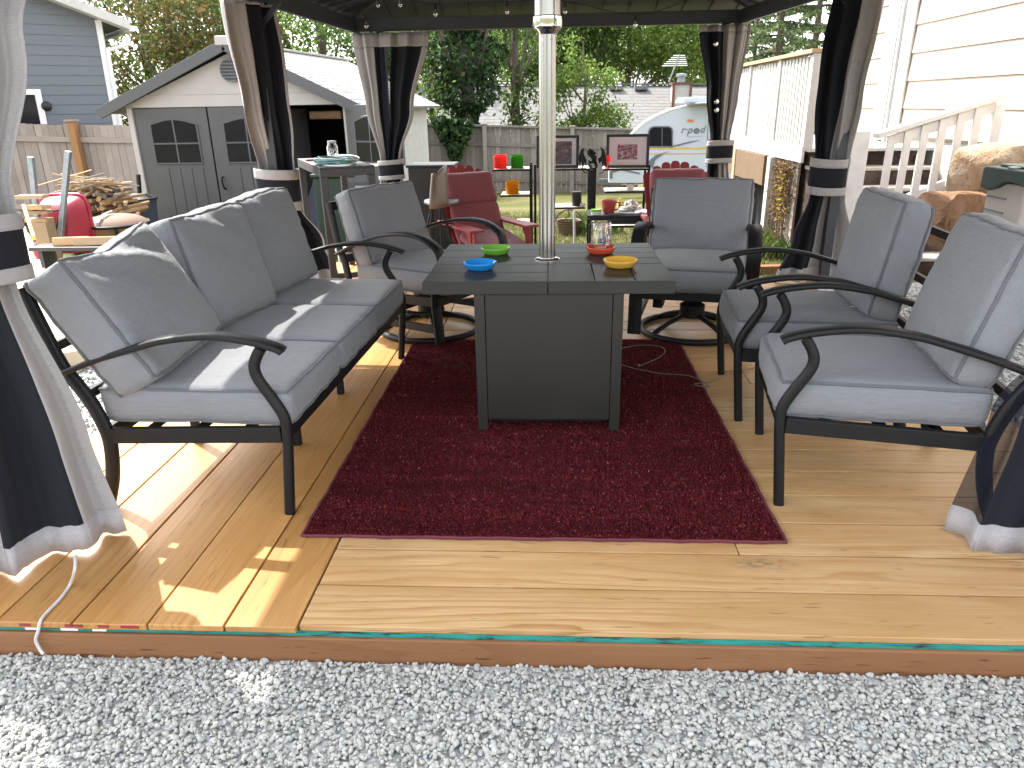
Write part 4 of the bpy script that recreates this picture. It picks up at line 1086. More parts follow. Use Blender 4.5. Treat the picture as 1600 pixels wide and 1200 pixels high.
# dark panel (back of a storage bench) and small round table
a = atY(637, 259, 6.0); b = atY(698, 258, 6.0); zg = ground(0, 6.0)
pn = thing('storage_bench', 'black flat sided bench standing behind the brown bar stool', 'bench', (a.x+.2, 6.1, zg))
MB().box(a.x, b.x+.05, 6.0, 6.42, zg+.12, a.z-.02).build('body', M['black_plastic'], pn, world=True, bevel=.006)
MB().box(a.x-.02, b.x+.07, 5.98, 6.44, a.z-.0195, a.z+.005).build('lid', M['black_plastic'], pn, world=True, bevel=.006)
for x in (a.x, b.x): MB().box(x, x+.05, 6.02, 6.40, zg, zg+.1195).build('foot', M['black_plastic'], pn, world=True)
c = atY(690, 312, 5.35); zg = ground(c.x, c.y)
sd = thing('side_table', 'small round grey topped table with thin legs beside the left red chair', 'side table', (c.x, c.y, zg))
MB().lathe([(.16, 0), (.165, .008), (.165, .022), (.16, .03)], (0, 0, c.z-zg-.03), 28).build('table_top', M['grey_steel'], sd, smooth=True, ang=40)
for k in range(3):
    an = k*2.09+.5; MB().tube([(.11*math.cos(an), .11*math.sin(an), c.z-zg-.031), (.17*math.cos(an), .17*math.sin(an), 0)], .008, 6).build('leg', M['black_metal'], sd)
tag(MB().lathe([(.001, 0), (.03, .002), (.045, .02), (.04, .045), (.02, .058), (.001, .06)], (c.x+.01, c.y, c.z), 16).build('sunglasses_case', M['rv_grey'], smooth=True), 'rounded dark case on the small round table', 'case')

EY = 6.5
et = thing('etagere', 'black metal shelf rack with staggered pale shelves on the lawn', 'shelf rack', (.3, EY, ground(.3, EY)))
zg = ground(.3, EY)
for u in (829, 836, 923, 930, 1014):
    p = atY(u, 262, EY); MB().box(p.x-.013, p.x+.013, EY-.013, EY+.013, zg, p.z+.03).build('upright', M['black_metal'], et, world=True)
    if u in (829, 923, 1014): MB().box(p.x-.013, p.x+.013, EY+.30, EY+.326, zg, p.z+.03).build('upright', M['black_metal'], et, world=True)
def shelf(u0, u1, v, front=0.0):
    a = atY(u0, v, EY); b = atY(u1, v, EY)
    MB().box(a.x, b.x, EY-.03, EY+.29, a.z-.022, a.z).build('shelf', M['shelf'], et, world=True, bevel=.002)
    MB().beam((a.x-.01, EY-.036, a.z-.013), (b.x+.02, EY-.036, a.z-.013), .010, .018).build('shelf_rail', M['black_metal'], et, world=True)
M['shelf'] = simple('pale shelf board', (.60,.55,.47), .5, var=.08)
for s in ((772, 828, 264), (866, 921, 263), (944, 1013, 263), (783, 827, 304), (866, 912, 323), (946, 1013, 298), (806, 827, 348), (932, 1012, 352)): shelf(*s)
zt = atY(800, 264, EY).z
def holder(label, u, v, mat, hw=None):
    p = atY(u, v, EY+.06); prof = [(.001, 0), (.068, 0)]
    for i in range(8): prof += [(.076, .005+i*.0165), (.076, .010+i*.0165), (.060, .015+i*.0165)]
    prof += [(.070, .142), (.064, .142), (.060, .012), (.001, .008)]
    o = MB().lathe(prof, (0,0,0), 28, cap=False).build('candle_holder', mat, smooth=True, ang=50); o.location = p
    return tag(o, label, 'candle holder', 'ribbed glass candle holders on the shelf rack')
def on_shelf(u, v): p = atY(u, v, EY+.06); return p
zs1 = atY(800, 264, EY).z; zs2 = atY(800, 304, EY).z
for u, z, mt, lb in ((782, zs1, 'red_glass', 'coral ribbed glass candle holder on the top shelf'), (808, zs1, 'green_glass', 'green ribbed glass candle holder on the top shelf'), (800, zs2, 'yellow_glass', 'amber ribbed glass candle holder on the shelf below the coral one')):
    o = holder(lb, u, 262, M[mt]); o.location.z = z+.001
cz = atY(900, 323, EY).z
p = atY(901, 323, EY+.05)
tag(MB().lathe([(.001, 0), (.05, 0), (.052, .01), (.052, .15), (.045, .155), (.001, .15)], (p.x, p.y, cz+.001), 20).build('candle_jar', M['black_plastic'], smooth=True), 'plain dark candle jar at the end of the middle shelf', 'candle')
p = atY(912, 323, EY)
tag(MB().lathe([(.001, 0), (.03, .004), (.034, .02), (.02, .04), (.001, .045)], (p.x-.01, p.y-.0, cz+.001), 14).build('seashell', M['bone'], smooth=True), 'small white shell beside the dark candle jar', 'seashell')
def frame(label, u0, u1, v0, v1, pic, iu0, iu1, iv0, iv1, tilt):
    zb = atY((u0+u1)/2, 263, EY).z
    a = atY(u0, v0, EY+.05); b = atY(u1, v1, EY+.05); w = b.x-a.x; h_ = a.z-zb
    t = thing('picture_frame', label, 'framed picture', ((a.x+b.x)/2, EY+.04, zb+.001), 0, 'framed pictures on the top shelves')
    t.rotation_euler = (R(-tilt), 0, R(-4)); fw = .028
    for x0, x1, z0, z1 in ((-w/2, w/2, h_-fw, h_), (-w/2, w/2, 0, fw), (-w/2, -w/2+fw, fw+.0005, h_-fw-.0005), (w/2-fw, w/2, fw+.0005, h_-fw-.0005)):
        MB().box(x0, x1, -.012, .014, z0, z1).build('frame_bar', M['black_plastic'], t, bevel=.003)
    MB().box(-w/2+fw*.7, w/2-fw*.7, .0, .006, fw*.7, h_-fw*.7).build('mat_board', M['mat_board'], t)
    s = w/(u1-u0); cx = (u0+u1)/2
    MB().box((iu0-cx)*s, (iu1-cx)*s, -.003, -.0005, h_-(iv1-v0)*s, h_-(iv0-v0)*s).build('print', pic, t)
    MB().box(-w/2+fw*.7, w/2-fw*.7, .0065, .012, fw*.7, h_-fw*.7).build('backing_board', M['brown_trim'], t)
frame('black framed dark print with lilac mount, partly behind the steel pole', 838, 904, 212, 262, M['photo_b'], 852, 893, 221, 255, 6)
frame('black framed small red print in a wide lilac mount', 948, 1013, 210, 262, M['photo_a'], 965, 995, 225, 247, 6)
# dragon made of cut steel on a post
DY = 6.36
dg = thing('dragon_sculpture', 'black cut metal winged dragon between the framed pictures', 'sculpture', tuple(atY(926, 330, DY)))
def dpt(u, v): p = atY(u, v, DY); return p
def plate(poly, nm): MB().prism([dpt(u, v) for u, v in poly], (0, .008, 0)).build(nm, M['black_metal'], dg, world=True, fix=True)
plate([(916, 249), (912, 240), (913, 230), (908, 234), (905, 241), (904, 250), (906, 263), (908, 252), (910, 262), (911, 266), (913, 254), (917, 259)], 'wing')
plate([(934, 248), (939, 244), (940, 236), (937, 229), (942, 232), (946, 238), (947.5, 246), (947, 258), (945, 267), (944, 256), (941, 262), (940, 252), (936, 256)], 'wing')
MB().tube([dpt(u, v) for u, v in ((929, 239), (927, 237.5), (924, 235), (921, 233), (919.5, 236), (921, 240), (925, 243), (928, 246), (928, 250), (925, 253), (921, 253), (920, 250), (922, 248.5))], [.010, .016, .016, .014, .018, .022, .030, .034, .030, .020, .014, .010, .005], 8).build('body', M['black_metal'], dg, world=True, smooth=True)
plate([(926, 236), (931, 238.5), (933, 240), (929, 241), (926, 239.5)], 'head')
MB().tube([dpt(u, v) for u, v in ((927, 251), (931, 255), (932, 260), (928, 264), (923, 262), (921, 258), (924, 256))], [.018, .018, .016, .014, .010, .006, .003], 7).build('tail', M['black_metal'], dg, world=True, smooth=True)
for pts in (((909, 262), (912, 268), (917, 271)), ((944, 264), (941, 270), (936, 271)), ((914, 262), (917, 267), (922, 268))): MB().tube([dpt(*q) for q in pts], .006, 6).build('claw', M['black_metal'], dg, world=True)
p0 = dpt(926, 262); MB().box(p0.x-.02, p0.x+.02, DY-.0, DY+.03, ground(p0.x, DY), p0.z-.02).build('stand_post', M['black_metal'], dg, world=True)
p = atY(949, 255, EY+.02)
tag(MB().lathe([(.001, 0), (.028, .001), (.004, .006), (.004, .05), (.022, .07), (.028, .10), (.024, .125), (.022, .125), (.026, .10), (.02, .073), (.001, .06)], (p.x, EY-.005, atY(949, 263, EY).z+.001), 18, cap=False).build('wine_glass', M['red_glass'], smooth=True), 'small pink stemmed glass at the corner of the red print frame', 'glass')
# animal skull ornament on the second shelf
p = atY(985, 298, EY+.02); zz = atY(985, 298, EY).z
sk = thing('skull_ornament', 'small bone white ornament with horns on the right hand shelf', 'ornament', (p.x, EY+.04, zz+.001))
MB().lathe([(.001, 0), (.03, .004), (.042, .03), (.03, .055), (.001, .06)], (0,0,0), 14).build('skull', M['bone'], sk, smooth=True)
for s in (-1, 1): MB().tube([(s*.02, 0, .045), (s*.06, 0, .065), (s*.10, 0, .06)], [.010, .008, .002], 7).build('horn', M['bone'], sk, smooth=True)
# black table with clutter
a = atY(919, 337, 5.75); b = atY(1022, 337, 5.75); ztab = a.z; zg = ground(.6, 5.9)
bk = thing('black_table', 'low black table holding a red mug and work gloves in front of the rack', 'table', ((a.x+b.x)/2, 5.9, zg))
MB().box(a.x, b.x+.12, 5.75, 6.2, ztab-.02, ztab).build('table_top', M['black_plastic'], bk, world=True, bevel=.003)
MB().box(a.x+.02, b.x+.10, 5.77, 5.79, ztab-.09, ztab-.0205).build('apron', M['black_plastic'], bk, world=True)
for x in (a.x+.03, b.x+.08):
    for y in (5.78, 6.15): MB().box(x-.02, x+.02, y-.0, y+.035, zg, ztab-.0905).build('leg', M['black_plastic'], bk, world=True)
p = atY(951, 335, 5.86)
mg = thing('mug', 'terracotta red mug on the low black table', 'mug', (p.x, 5.86, ztab+.0005))
MB().lathe([(.001, .004), (.045, .004), (.055, .015), (.072, .09), (.074, .135), (.068, .135), (.064, .09), (.045, .022), (.001, .018)], (0,0,0), 28, cap=False).build('cup', M['mug_red'], mg, smooth=True)
MB().tube([(.068, 0, .115), (.10, 0, .11), (.108, 0, .075), (.09, 0, .045), (.06, 0, .04)], .008, 8).build('handle', M['mug_red'], mg, smooth=True)
p = atY(931, 335, 5.82)
gj = thing('green_lid_tub', 'small tub with green lid left of the red mug', 'tub', (p.x, 5.82, ztab+.0005))
MB().lathe([(.001, 0), (.045, 0), (.05, .035)], (0,0,0), 20).build('tub', M['white_plastic'], gj, smooth=True)
MB().lathe([(.053, .034), (.053, .052), (.001, .054)], (0,0,0), 20).build('lid', M['green_dish'], gj, smooth=True)
p = atY(985, 330, 5.95)
gl = thing('work_gloves', 'pile of crumpled pale work gloves on the low black table', 'gloves', (p.x-.02, 5.95, ztab+.001))
for gi, (dx, dy, an) in enumerate(((-.05, 0, .4), (.09, .04, 2.3))):
    mb = MB()
    for k in range(5):
        th = an+(k-2)*.32; L = (.10, .13, .14, .13, .09)[k]
        c0 = Vector((dx, dy, .02+.02*gi)); mb.tube([c0, c0+Vector((math.cos(th)*L*.6, math.sin(th)*L*.5, .035+.01*k)), c0+Vector((math.cos(th)*L, math.sin(th)*L*.8, .015+.02*(k % 2)))], [.028, .016, .010], 7)
    mb.lathe([(.001, 0), (.05, .004), (.06, .03), (.04, .055), (.001, .06)], (dx, dy, 0), 12)
    mb.build('glove', M['cloth_grey'], gl, smooth=True)
MB().box(-.22, .22, -.16, .0, 0, .012).build('magazine', M['rv_grey'], gl)
p = atY(968, 326, 6.0)
tag(MB().lathe([(.001, 0), (.025, 0), (.025, .09), (.012, .11), (.012, .135), (.001, .136)], (p.x, 6.0, ztab+.0005), 14).build('yellow_bottle', M['yellow_paint'], smooth=True), 'small yellow bottle behind the red mug', 'bottle')
pp = atY(1005, 335, 5.85)
mb = MB()
for i in range(7):
    for k in range(7):
        mb.v.append((pp.x-.08+.05*i, 5.82+.035*k, ztab+.012+.03*max(0, noise.noise(Vector((i*.7, k*.7, 3))))+.02*max(0, noise.noise(Vector((i*1.9, k*1.7, 9))))))
mb.f = [(i*7+k, (i+1)*7+k, (i+1)*7+k+1, i*7+k+1) for i in range(6) for k in range(6)]
o = mb.build('rag', M['mat_board'], smooth=True, ang=180); o.modifiers.new('th', 'SOLIDIFY').thickness = .006
tag(o, 'crumpled lilac rag on the right end of the low black table', 'rag')
# white pole of a low stand in the grass and dark bag in front
p = atY(899, 372, 6.0); q = atY(897, 325, 6.0)
tag(MB().tube([(p.x, 6.0, ground(p.x, 6.0)), (q.x, 6.0, atY(897, 325, 6.0).z-.03)], .014, 8).build('white_stake', M['white_paint']), 'thin white stake standing in the grass under the middle shelf', 'stake')
zg = ground(.1, 5.3)
bgp = thing('black_bag', 'flat black bag lying behind the table edge', 'bag', (.16, 5.15, zg))
cushion(bgp, 'bag_body', .22, .14, .07, (0, 0, .07), puff=.02, seed=61, n=12, mat=M['black_plastic'], pipe=False)
MB().tube(spline([(-.1, 0, .13), (-.05, 0, .19), (.05, 0, .19), (.1, 0, .13)], 5), .010, 6).build('handle', M['black_plastic'], bgp, smooth=True)
# wicker basket / log holder out on the lawn
p = atY(889, 298, 9.5); zg = ground(p.x, 9.5)
wb = thing('wicker_basket', 'dark wicker basket with hoop handle out on the grass', 'basket', (p.x, 9.5, zg))
MB().lathe([(.001, 0), (.15, 0), (.19, .22), (.20, .23), (.17, .22), (.13, .03), (.001, .02)], (0,0,0), 20, cap=False).build('bowl', M['wicker'], wb, smooth=True)
MB().tube([(.19*math.cos(t_), 0, .22+.16*math.sin(t_)) for t_ in [math.pi*k/12 for k in range(13)]], .012, 6).build('handle', M['wicker'], wb, smooth=True)
for k in range(5): MB().tube([(.18*math.cos(t_)*(.8+.05*k), .18*math.sin(t_)*(.8+.05*k), .04+.04*k) for t_ in [2*math.pi*i/24 for i in range(24)]], .012, 5, closed=True).build('weave_band', M['wicker'], wb)

# ================================================================== SHED
SY = 9.3
sr = Vector((.08, 1, 0)).normalized(); sx = Vector((1, -.08, 0)).normalized()
pA = atY(196, 167, SY); pB = atY(543, 165, SY)
SW = (pB-pA).length; zE = 1.375; zG = ground(-4.5, SY)-.05; SL = 4.3
shed = thing('shed', 'grey and cream resin shed with arched door windows and one door standing open', 'shed', (pA.x, SY, zG))
so = Vector((pA.x, SY, 0)); sx = Vector(((pB.x-pA.x), 0, 0)).normalized(); sr = Vector((.10, 1, 0)).normalized()
def sp_(a, b, z): p = so+sx*a+sr*b; return Vector((p.x, p.y, z))
def sbox(a0, a1, b0, b1, z0, z1, nm, mat, par=None, bev=.004):
    return MB().obox(sp_((a0+a1)/2, (b0+b1)/2, (z0+z1)/2), sx*((a1-a0)/2), sr*((b1-b0)/2), (0,0,(z1-z0)/2)).build(nm, mat, par or shed, world=True, bevel=bev)
AP = atY(357, 74, SY); apx = AP.x-pA.x; zR = AP.z
sbox(0, .075, 0, .08, zG, zE, 'corner_post', M['shed_cream']); sbox(SW-.075, SW, 0, .08, zG, zE, 'corner_post', M['shed_cream'])
# gable
MB().prism([sp_(-.02, .02, zE), sp_(SW+.02, .02, zE), sp_(SW+.02, .02, zE+.02), sp_(apx, .02, zR-.06), sp_(-.02, .02, zE+.02)], sr*.06).build('gable', M['shed_cream'], shed, world=True, fix=True)
sbox(-.02, SW+.02, .012, .0195, zE+.16, zE+.172, 'gable_rib', M['shed_cream'], bev=.002).scale = (1,1,1)
# rake trims
for a0, a1 in ((-.32, apx), (SW+.22, apx)):
    za = zE-.02-.0; e = sp_(a0, -.135, zE-.075); r_ = sp_(a1, -.135, zR+.02)
    MB().beam(e, r_, .05, .14).build('rake_trim', M['shed_trim'], shed, world=True, bevel=.004)
c = atY(361, 110, SY-.01)
vt = MB().lathe([(.001, 0), (.15, 0), (.15, .03), (.001, .03)], (0,0,0), 28).build('gable_vent', M['rv_grey'], shed, smooth=True, ang=40)
vt.location = (c.x-pA.x, -.01, c.z-zG); vt.rotation_euler = (R(90), 0, 0)
for k in range(6):
    z = -.11+.044*k; hw = math.sqrt(max(.0001, .14**2-z*z))
    MB().obox((0, z, .037), (hw, 0, 0), (0, .010, .006), (0, -.002, .004)).build('louvre', M['shed_trim'], vt)
# roof courses
for side, a_e, a_r in ((0, -.34, apx), (1, SW+.24, apx)):
    nC = 17
    ze, zr = zE-.05, zR+.06
    for i in range(nC):
        f0, f1 = i/nC, (i+1)/nC+.012
        p0 = sp_(a_e+(a_r-a_e)*f0, -.10, ze+(zr-ze)*f0+.016); p1 = sp_(a_e+(a_r-a_e)*f1, -.10, ze+(zr-ze)*f1+.002)
        dn = Vector((0,0,-.014))
        MB().prism([p0, p1, p1+dn, p0+dn], sr*(SL+.25)).build('shingle_course', M['shed_roof'], shed, world=True, fix=True)
    dn = Vector((0,0,-.02))
    MB().prism([sp_(a_e, -.09, ze-.005), sp_(a_r, -.09, zr-.005), sp_(a_r, -.09, zr-.03), sp_(a_e, -.09, ze-.03)], sr*(SL+.22)).build('roof_deck', M['shed_trim'], shed, world=True, fix=True)
MB().beam(sp_(apx, -.12, zR+.07), sp_(apx, SL+.14, zR+.07), .16, .035).build('ridge_cap', M['shed_roof'], shed, world=True, bevel=.01)
MB().obox(sp_(apx, -.14, zR+.075), sx*.10, sr*.03, (0,0,.06)).build('ridge_end_cap', M['shed_cream'], shed, world=True, bevel=.012)
MB().prism([sp_(.0, SL-.06, zE), sp_(SW, SL-.06, zE), sp_(apx, SL-.06, zR-.06)], sr*.05).build('rear_gable', M['shed_cream'], shed, world=True, fix=True)
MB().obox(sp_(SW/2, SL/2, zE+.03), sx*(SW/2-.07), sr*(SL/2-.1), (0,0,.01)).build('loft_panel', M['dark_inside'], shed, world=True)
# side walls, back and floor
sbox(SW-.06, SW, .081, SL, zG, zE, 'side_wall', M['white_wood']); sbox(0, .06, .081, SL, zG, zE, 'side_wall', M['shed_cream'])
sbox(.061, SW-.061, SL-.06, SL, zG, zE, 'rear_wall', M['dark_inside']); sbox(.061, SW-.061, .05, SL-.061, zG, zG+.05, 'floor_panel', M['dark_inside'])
sbox(SW, SW+.012, 1.9, 2.02, .35, 1.0, 'shutter', M['shed_trim']); sbox(SW, SW+.012, 2.5, 2.62, .35, 1.0, 'shutter', M['shed_trim']); sbox(SW, SW+.008, 2.03, 2.49, .35, 1.0, 'side_window', M['dark_glass'])
# doors: two shut panels on the left, the third swung open at the right
dxs = [.085, 1.165, 2.21]
def door(o, ax, w, label=None):
    """o: lower hinge point, ax: direction across"""
    d = MB().obox(o+ax*(w/2)+Vector((0,0,(zE-.01-zG-.06)/2)), ax*(w/2-.006), sr_n(ax)*.022, (0,0,(zE-.01-zG-.06)/2)).build('door', M['shed_grey'], shed, world=True, bevel=.006)
    if label: d['label'] = label
    n = -sr_n(ax)
    zt = o.z
    # arched window with frame, four panes and crossing bars
    wz0, wz1 = .60, 1.14
    w0, w1 = w*.20, w*.84
    def pt(s, z, off): return Vector((o.x+ax.x*s, o.y+ax.y*s, z))+n*off
    arch = [pt(w0, wz0, .024), pt(w1, wz0, .024)]+[pt(w0+(w1-w0)*(1-k/8), wz1+.075*math.sin(math.pi*k/8), .024) for k in range(9)]
    win = MB().prism(arch, n*.004).build('window', M['dark_glass'], d, world=True, fix=True)
    loop = [p+n*.004 for p in arch]
    MB().sweep(loop, .022, .03, n, closed=True).build('window_frame', M['shed_trim'], win, world=True)
    mid = (w0+w1)/2
    MB().beam(pt(mid, wz0+.012, .032), pt(mid, wz1+.06, .032), .022, .012, up=n).build('muntin', M['shed_trim'], win, world=True)
    MB().beam(pt(w0+.012, (wz0+wz1)/2+.01, .031), pt(w1-.012, (wz0+wz1)/2+.01, .031), .012, .022).build('muntin', M['shed_trim'], win, world=True)
    for i in range(4):
        a0, a1 = w0+(w1-w0)*i/4, w0+(w1-w0)*(i+1)/4
        MB().obox(pt((a0+a1)/2, (zt+.12+wz0-.06)/2, .026), ax*((a1-a0)/2-.006), n*.006, (0,0,(wz0-.06-zt-.12)/2)).build('lower_panel', M['shed_grey'], d, world=True, bevel=.004)
    return d
def sr_n(ax): return Vector((-ax.y, ax.x, 0)).normalized()
door(sp_(.08, .05, zG+.06), sx, dxs[1]-.085); d2 = door(sp_(dxs[1]+.005, .05, zG+.06), sx, dxs[2]-dxs[1])
MB().tube(spline([sp_(dxs[1]+.10, .02, .40), sp_(dxs[1]+.10, -.03, .37), sp_(dxs[1]+.115, -.03, .26), sp_(dxs[1]+.115, .02, .23)], 5), .014, 6).build('handle', M['black_metal'], d2, world=True, smooth=True)
oax = Vector((.80, -.60, 0)).normalized()
door(sp_(SW-.02, -.03, zG+.06), oax, 1.0, 'open door swung out to the right with pale light behind its panes')
sbox(dxs[2]+.03, dxs[2]+.05, .2, .9, zG+.06, zE-.05, 'inner_post', M['shed_trim'])
# what can be made out inside
def inside(nm, label, cat, a, b, z0, sx_, sy_, sz_, mat):
    o = MB().obox(sp_(a, b, z0+sz_/2), sx*sx_/2, sr*sy_/2, (0,0,sz_/2)).build(nm, mat, bevel=.02); return tag(o, label, cat)
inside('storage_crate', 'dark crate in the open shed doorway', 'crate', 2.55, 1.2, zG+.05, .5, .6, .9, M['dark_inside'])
inside('rolled_tent', 'rolled tan bag on a high shelf inside the shed', 'bag', 2.62, .9, 1.17, .5, .4, .12, M['copper'])
tarp = thing('tarpaulin', 'draped dark blue tarpaulin in the shed doorway', 'tarpaulin', tuple(sp_(2.55, .15, zG+.05)))
MB().add([(-.32,-.1,.0),(.34,-.12,0),(.4,.4,0),(-.3,.4,0),(.02,.12,.95)], [(0,1,4),(1,2,4),(2,3,4),(3,0,4),(3,2,1,0)]).build('cover', M['dark_cloth'], tarp)
zgb = ground(-2.6, 7.6)
b0 = atY(512, 300, 7.2)
gbn = thing('green_bin', 'tall dark green bin seen under the bar table', 'bin', (b0.x+.14, 7.2, ground(b0.x, 7.2)))
MB().prism([(-.24,-.2,0), (.24,-.2,0), (.24,.2,0), (-.24,.2,0)], (0,0,.96)).build('body', M['green_bin'], gbn, bevel=.02, fix=True)
MB().box(-.26, .26, -.23, .23, 0.9605, 1.0).build('lid', M['green_bin'], gbn, bevel=.01)
b1 = atY(568, 285, 7.0)
drw = thing('drawer_unit', 'grey resin drawer unit standing beside the green bin', 'drawer unit', (b1.x, 7.0, ground(b1.x, 7.0)))
MB().box(-.24, .24, -.02, .4, 0, 1.07).build('body', M['shed_trim'], drw, bevel=.01)
for k in range(4):
    d = MB().box(-.21, .21, -.035, -.0205, .08+.21*k, .26+.21*k).build('drawer', M['bar_metal'], drw, bevel=.006)
    MB().box(-.09, .09, -.055, -.0355, .20+.21*k, .225+.21*k).build('handle', M['grey_steel'], d)
b2 = atZ(540, 410, .12)
tub = thing('storage_tub', 'clear plastic tub with white contents below the bar table', 'tub', (-1.86, 5.45, ground(-1.8, 5.4)))
MB().prism([(-.20,-.14,0), (.20,-.14,0), (.20,.14,0), (-.20,.14,0)], (0,0,.30)).build('tub_body', M['white_plastic'], tub, bevel=.015, fix=True)
MB().box(-.22, .22, -.16, .16, .3005, .325).build('lid', M['white_paint'], tub, bevel=.006)
wbx = thing('wooden_crate', 'small mossy wooden box under the bar table', 'crate', (-1.80, 5.18, ground(-1.8, 5.1)))
for k in range(4): MB().box(-.17, .17, -.12, -.10, .002+.07*k, .065+.07*k).build('slat', M['tan_wood'], wbx)
MB().box(-.17, .17, -.099, .12, 0, .27).build('box_body', M['tan_wood'], wbx)

# ================================================================== FENCES
def fence(name, label, p0, p1, zt0, zt1, h, bw, mat, posts=(), rails=(.25,), post_mat=None, back=False):
    """vertical boards between two plan points"""
    p0 = Vector((*p0, 0)); p1 = Vector((*p1, 0)); ax = (p1-p0); L = ax.length; ax.normalize(); n_ = Vector((ax.y, -ax.x, 0))
    t = thing(name, label, 'fence', ((p0.x+p1.x)/2, (p0.y+p1.y)/2, ground((p0.x+p1.x)/2, (p0.y+p1.y)/2)))
    nb = int(L/bw)
    for i in range(nb):
        s = (i+.5)*L/nb; zt = zt0+(zt1-zt0)*s/L+rnd.uniform(-.012, .012); zb = zt-h; c = p0+ax*s+n_*rnd.uniform(-.004, .004)
        hw = L/nb/2-rnd.uniform(.002, .006)
        MB().obox((c.x, c.y, (zt+zb)/2), ax*hw, n_*.010, (0,0,(zt-zb)/2)).build('board', mat, t, world=True)
    for d in rails:
        a = p0+n_*.032; b = p1+n_*.032
        MB().beam((a.x, a.y, zt0-d), (b.x, b.y, zt1-d), .036, .09).build('rail', M['rail_wood'] if mat is M['fence_wood'] else mat, t, world=True)
    for s, pw in posts:
        c = p0+ax*s+n_*.10; zt = zt0+(zt1-zt0)*s/L+.05
        po = MB().box(c.x-pw/2, c.x+pw/2, c.y-pw/2, c.y+pw/2, ground(c.x, c.y)-.05, zt).build('post', post_mat or mat, t, world=True, bevel=.005)
        MB().box(c.x-pw/2-.025, c.x+pw/2+.025, c.y-pw/2-.025, c.y+pw/2+.025, zt+.0005, zt+.035).build('post_cap', M['rail_wood'], po, world=True, bevel=.006)
    return t
fl0 = atY(-60, 192, 12.2); fl1 = atY(225, 196, 11.9)
lf = fence('fence', 'brown weathered board fence with an orange post on the left', (fl0.x, 12.2), (fl1.x, 11.9), fl0.z, fl1.z, 2.0, .142, M['fence_wood'], posts=((atY(120, 200, 12).x-fl0.x, .13),), rails=(.26, 1.5), post_mat=M['post_wood'])
fb0 = atY(640, 194.5, 21.0); fb1 = atY(1000, 203.5, 20.6)
bf = fence('fence', 'grey old board fence across the back of the yard with ivy over it', (fb0.x, 21.0), (fb1.x, 20.6), fb0.z, fb1.z, 1.85, .148, M['fence_grey'], posts=((atY(758, 195, 20.9).x-fb0.x, .12), (atY(895, 200, 20.7).x-fb0.x, .12)), rails=(.5, 1.5))
MB().beam((fb0.x, 20.93, fb0.z+.02), (fb1.x, 20.53, fb1.z+.02), .14, .05).build('cap_board', M['fence_grey'], bf, world=True)

# ================================================================== GREY HOUSE (left)
UPG = Vector((.0158, .0166, .9997))
h0 = atY(184, 196, 13.9); h1 = atY(10, 196, 12.6)
gh = thing('blue_house', 'blue grey clapboard house with white trim beyond the left fence', 'house', (h0.x, 13.9, ground(-9, 13)))
hd = (h1-h0); hd.z = 0; hd.normalize(); hn = Vector((-hd.y, hd.x, 0))
if hn.x < 0 and hn.y > 0: hn = -hn
if hn.dot(CAM-h0) < 0: hn = -hn
def hp(s, z, off=0.0): p = Vector((h0.x, h0.y, 0))+hd*s+hn*off; return Vector((p.x, p.y, 0))+UPG*z
zb = -.3
def rake(s): return 3.02+ .36*s
nbd = 22; ex_ = .178
for i in range(nbd):
    z0 = zb+.0+i*ex_; z1 = z0+ex_+.012
    s1 = 3.2; s0 = .10
    if z0 > rake(s0): s0 = (z0-3.02)/.36
    if s0 > s1: break
    a, b = hp(s0, z0, .012), hp(s1, z0, .012)
    MB().add([hp(s0, z0, .016), hp(s1, z0, .016), hp(s1, z1, .003), hp(s0, z1, .003), hp(s0, z0, 0), hp(s1, z0, 0)], [(0,1,2,3), (0,4,5,1)]).build('siding_board', M['blue_siding'], gh, world=True)
MB().add([hp(0, zb-.8, -.002), hp(3.3, zb-.8, -.002), hp(3.3, rake(3.3), -.002), hp(0, rake(0), -.002)], [(0,1,2,3)]).build('sheathing', M['blue_siding'], gh, world=True)
MB().obox((hp(.055, 1.3, .012)), hd*.055, hn*.016, UPG*1.72).build('corner_board', M['white_paint'], gh, world=True, bevel=.004)
# the other face of the corner, going away from the camera
far = Vector((h0.x, h0.y, 0))-hn*5
MB().prism([hp(0, -1.2, 0), hp(0, 3.0, 0), hp(0, 3.0, -5), hp(0, -1.2, -5)], hd*-.02).build('far_wall', M['blue_siding'], gh, world=True, fix=True)
# roof slab: the eave at the corner, rising to the left, oversailing
e0 = hp(-.42, rake(-.42)+.02, .42); e1 = hp(4.0, rake(4.0)+.02, .42); bk_ = -hn*6.5
MB().prism([e0, e1, e1+UPG*.10, e0+UPG*.10], bk_).build('roof', M['shingle'], gh, world=True, fix=True)
MB().obox((e0+e1)/2+UPG*.03+hn*.014, (e1-e0)/2, hn*.013, UPG*.085).build('fascia', M['white_wood'], gh, world=True)
MB().prism([hp(-.40, rake(-.40)+.005, .0), hp(4, rake(4)+.005, .0), hp(4, rake(4)-.01, .0), hp(-.4, rake(-.40)-.01, .0)], hn*.41).build('soffit', M['white_paint'], gh, world=True, fix=True)
gp = [hp(-.44, rake(-.44)-.0, .44), hp(-.44, rake(-.44)-.0, -5)]
MB().beam(gp[0], gp[1], .10, .10).build('gutter', M['white_paint'], gh, world=True)
MB().tube(spline([hp(-.42, 2.74, .16), hp(-.38, 2.60, .14), hp(-.10, 2.50, .07), hp(-.02, 2.42, .06), hp(-.02, 1.5, .06), hp(-.02, -.5, .06)], 6), .04, 8).build('downspout', M['white_paint'], gh, smooth=True, world=True)
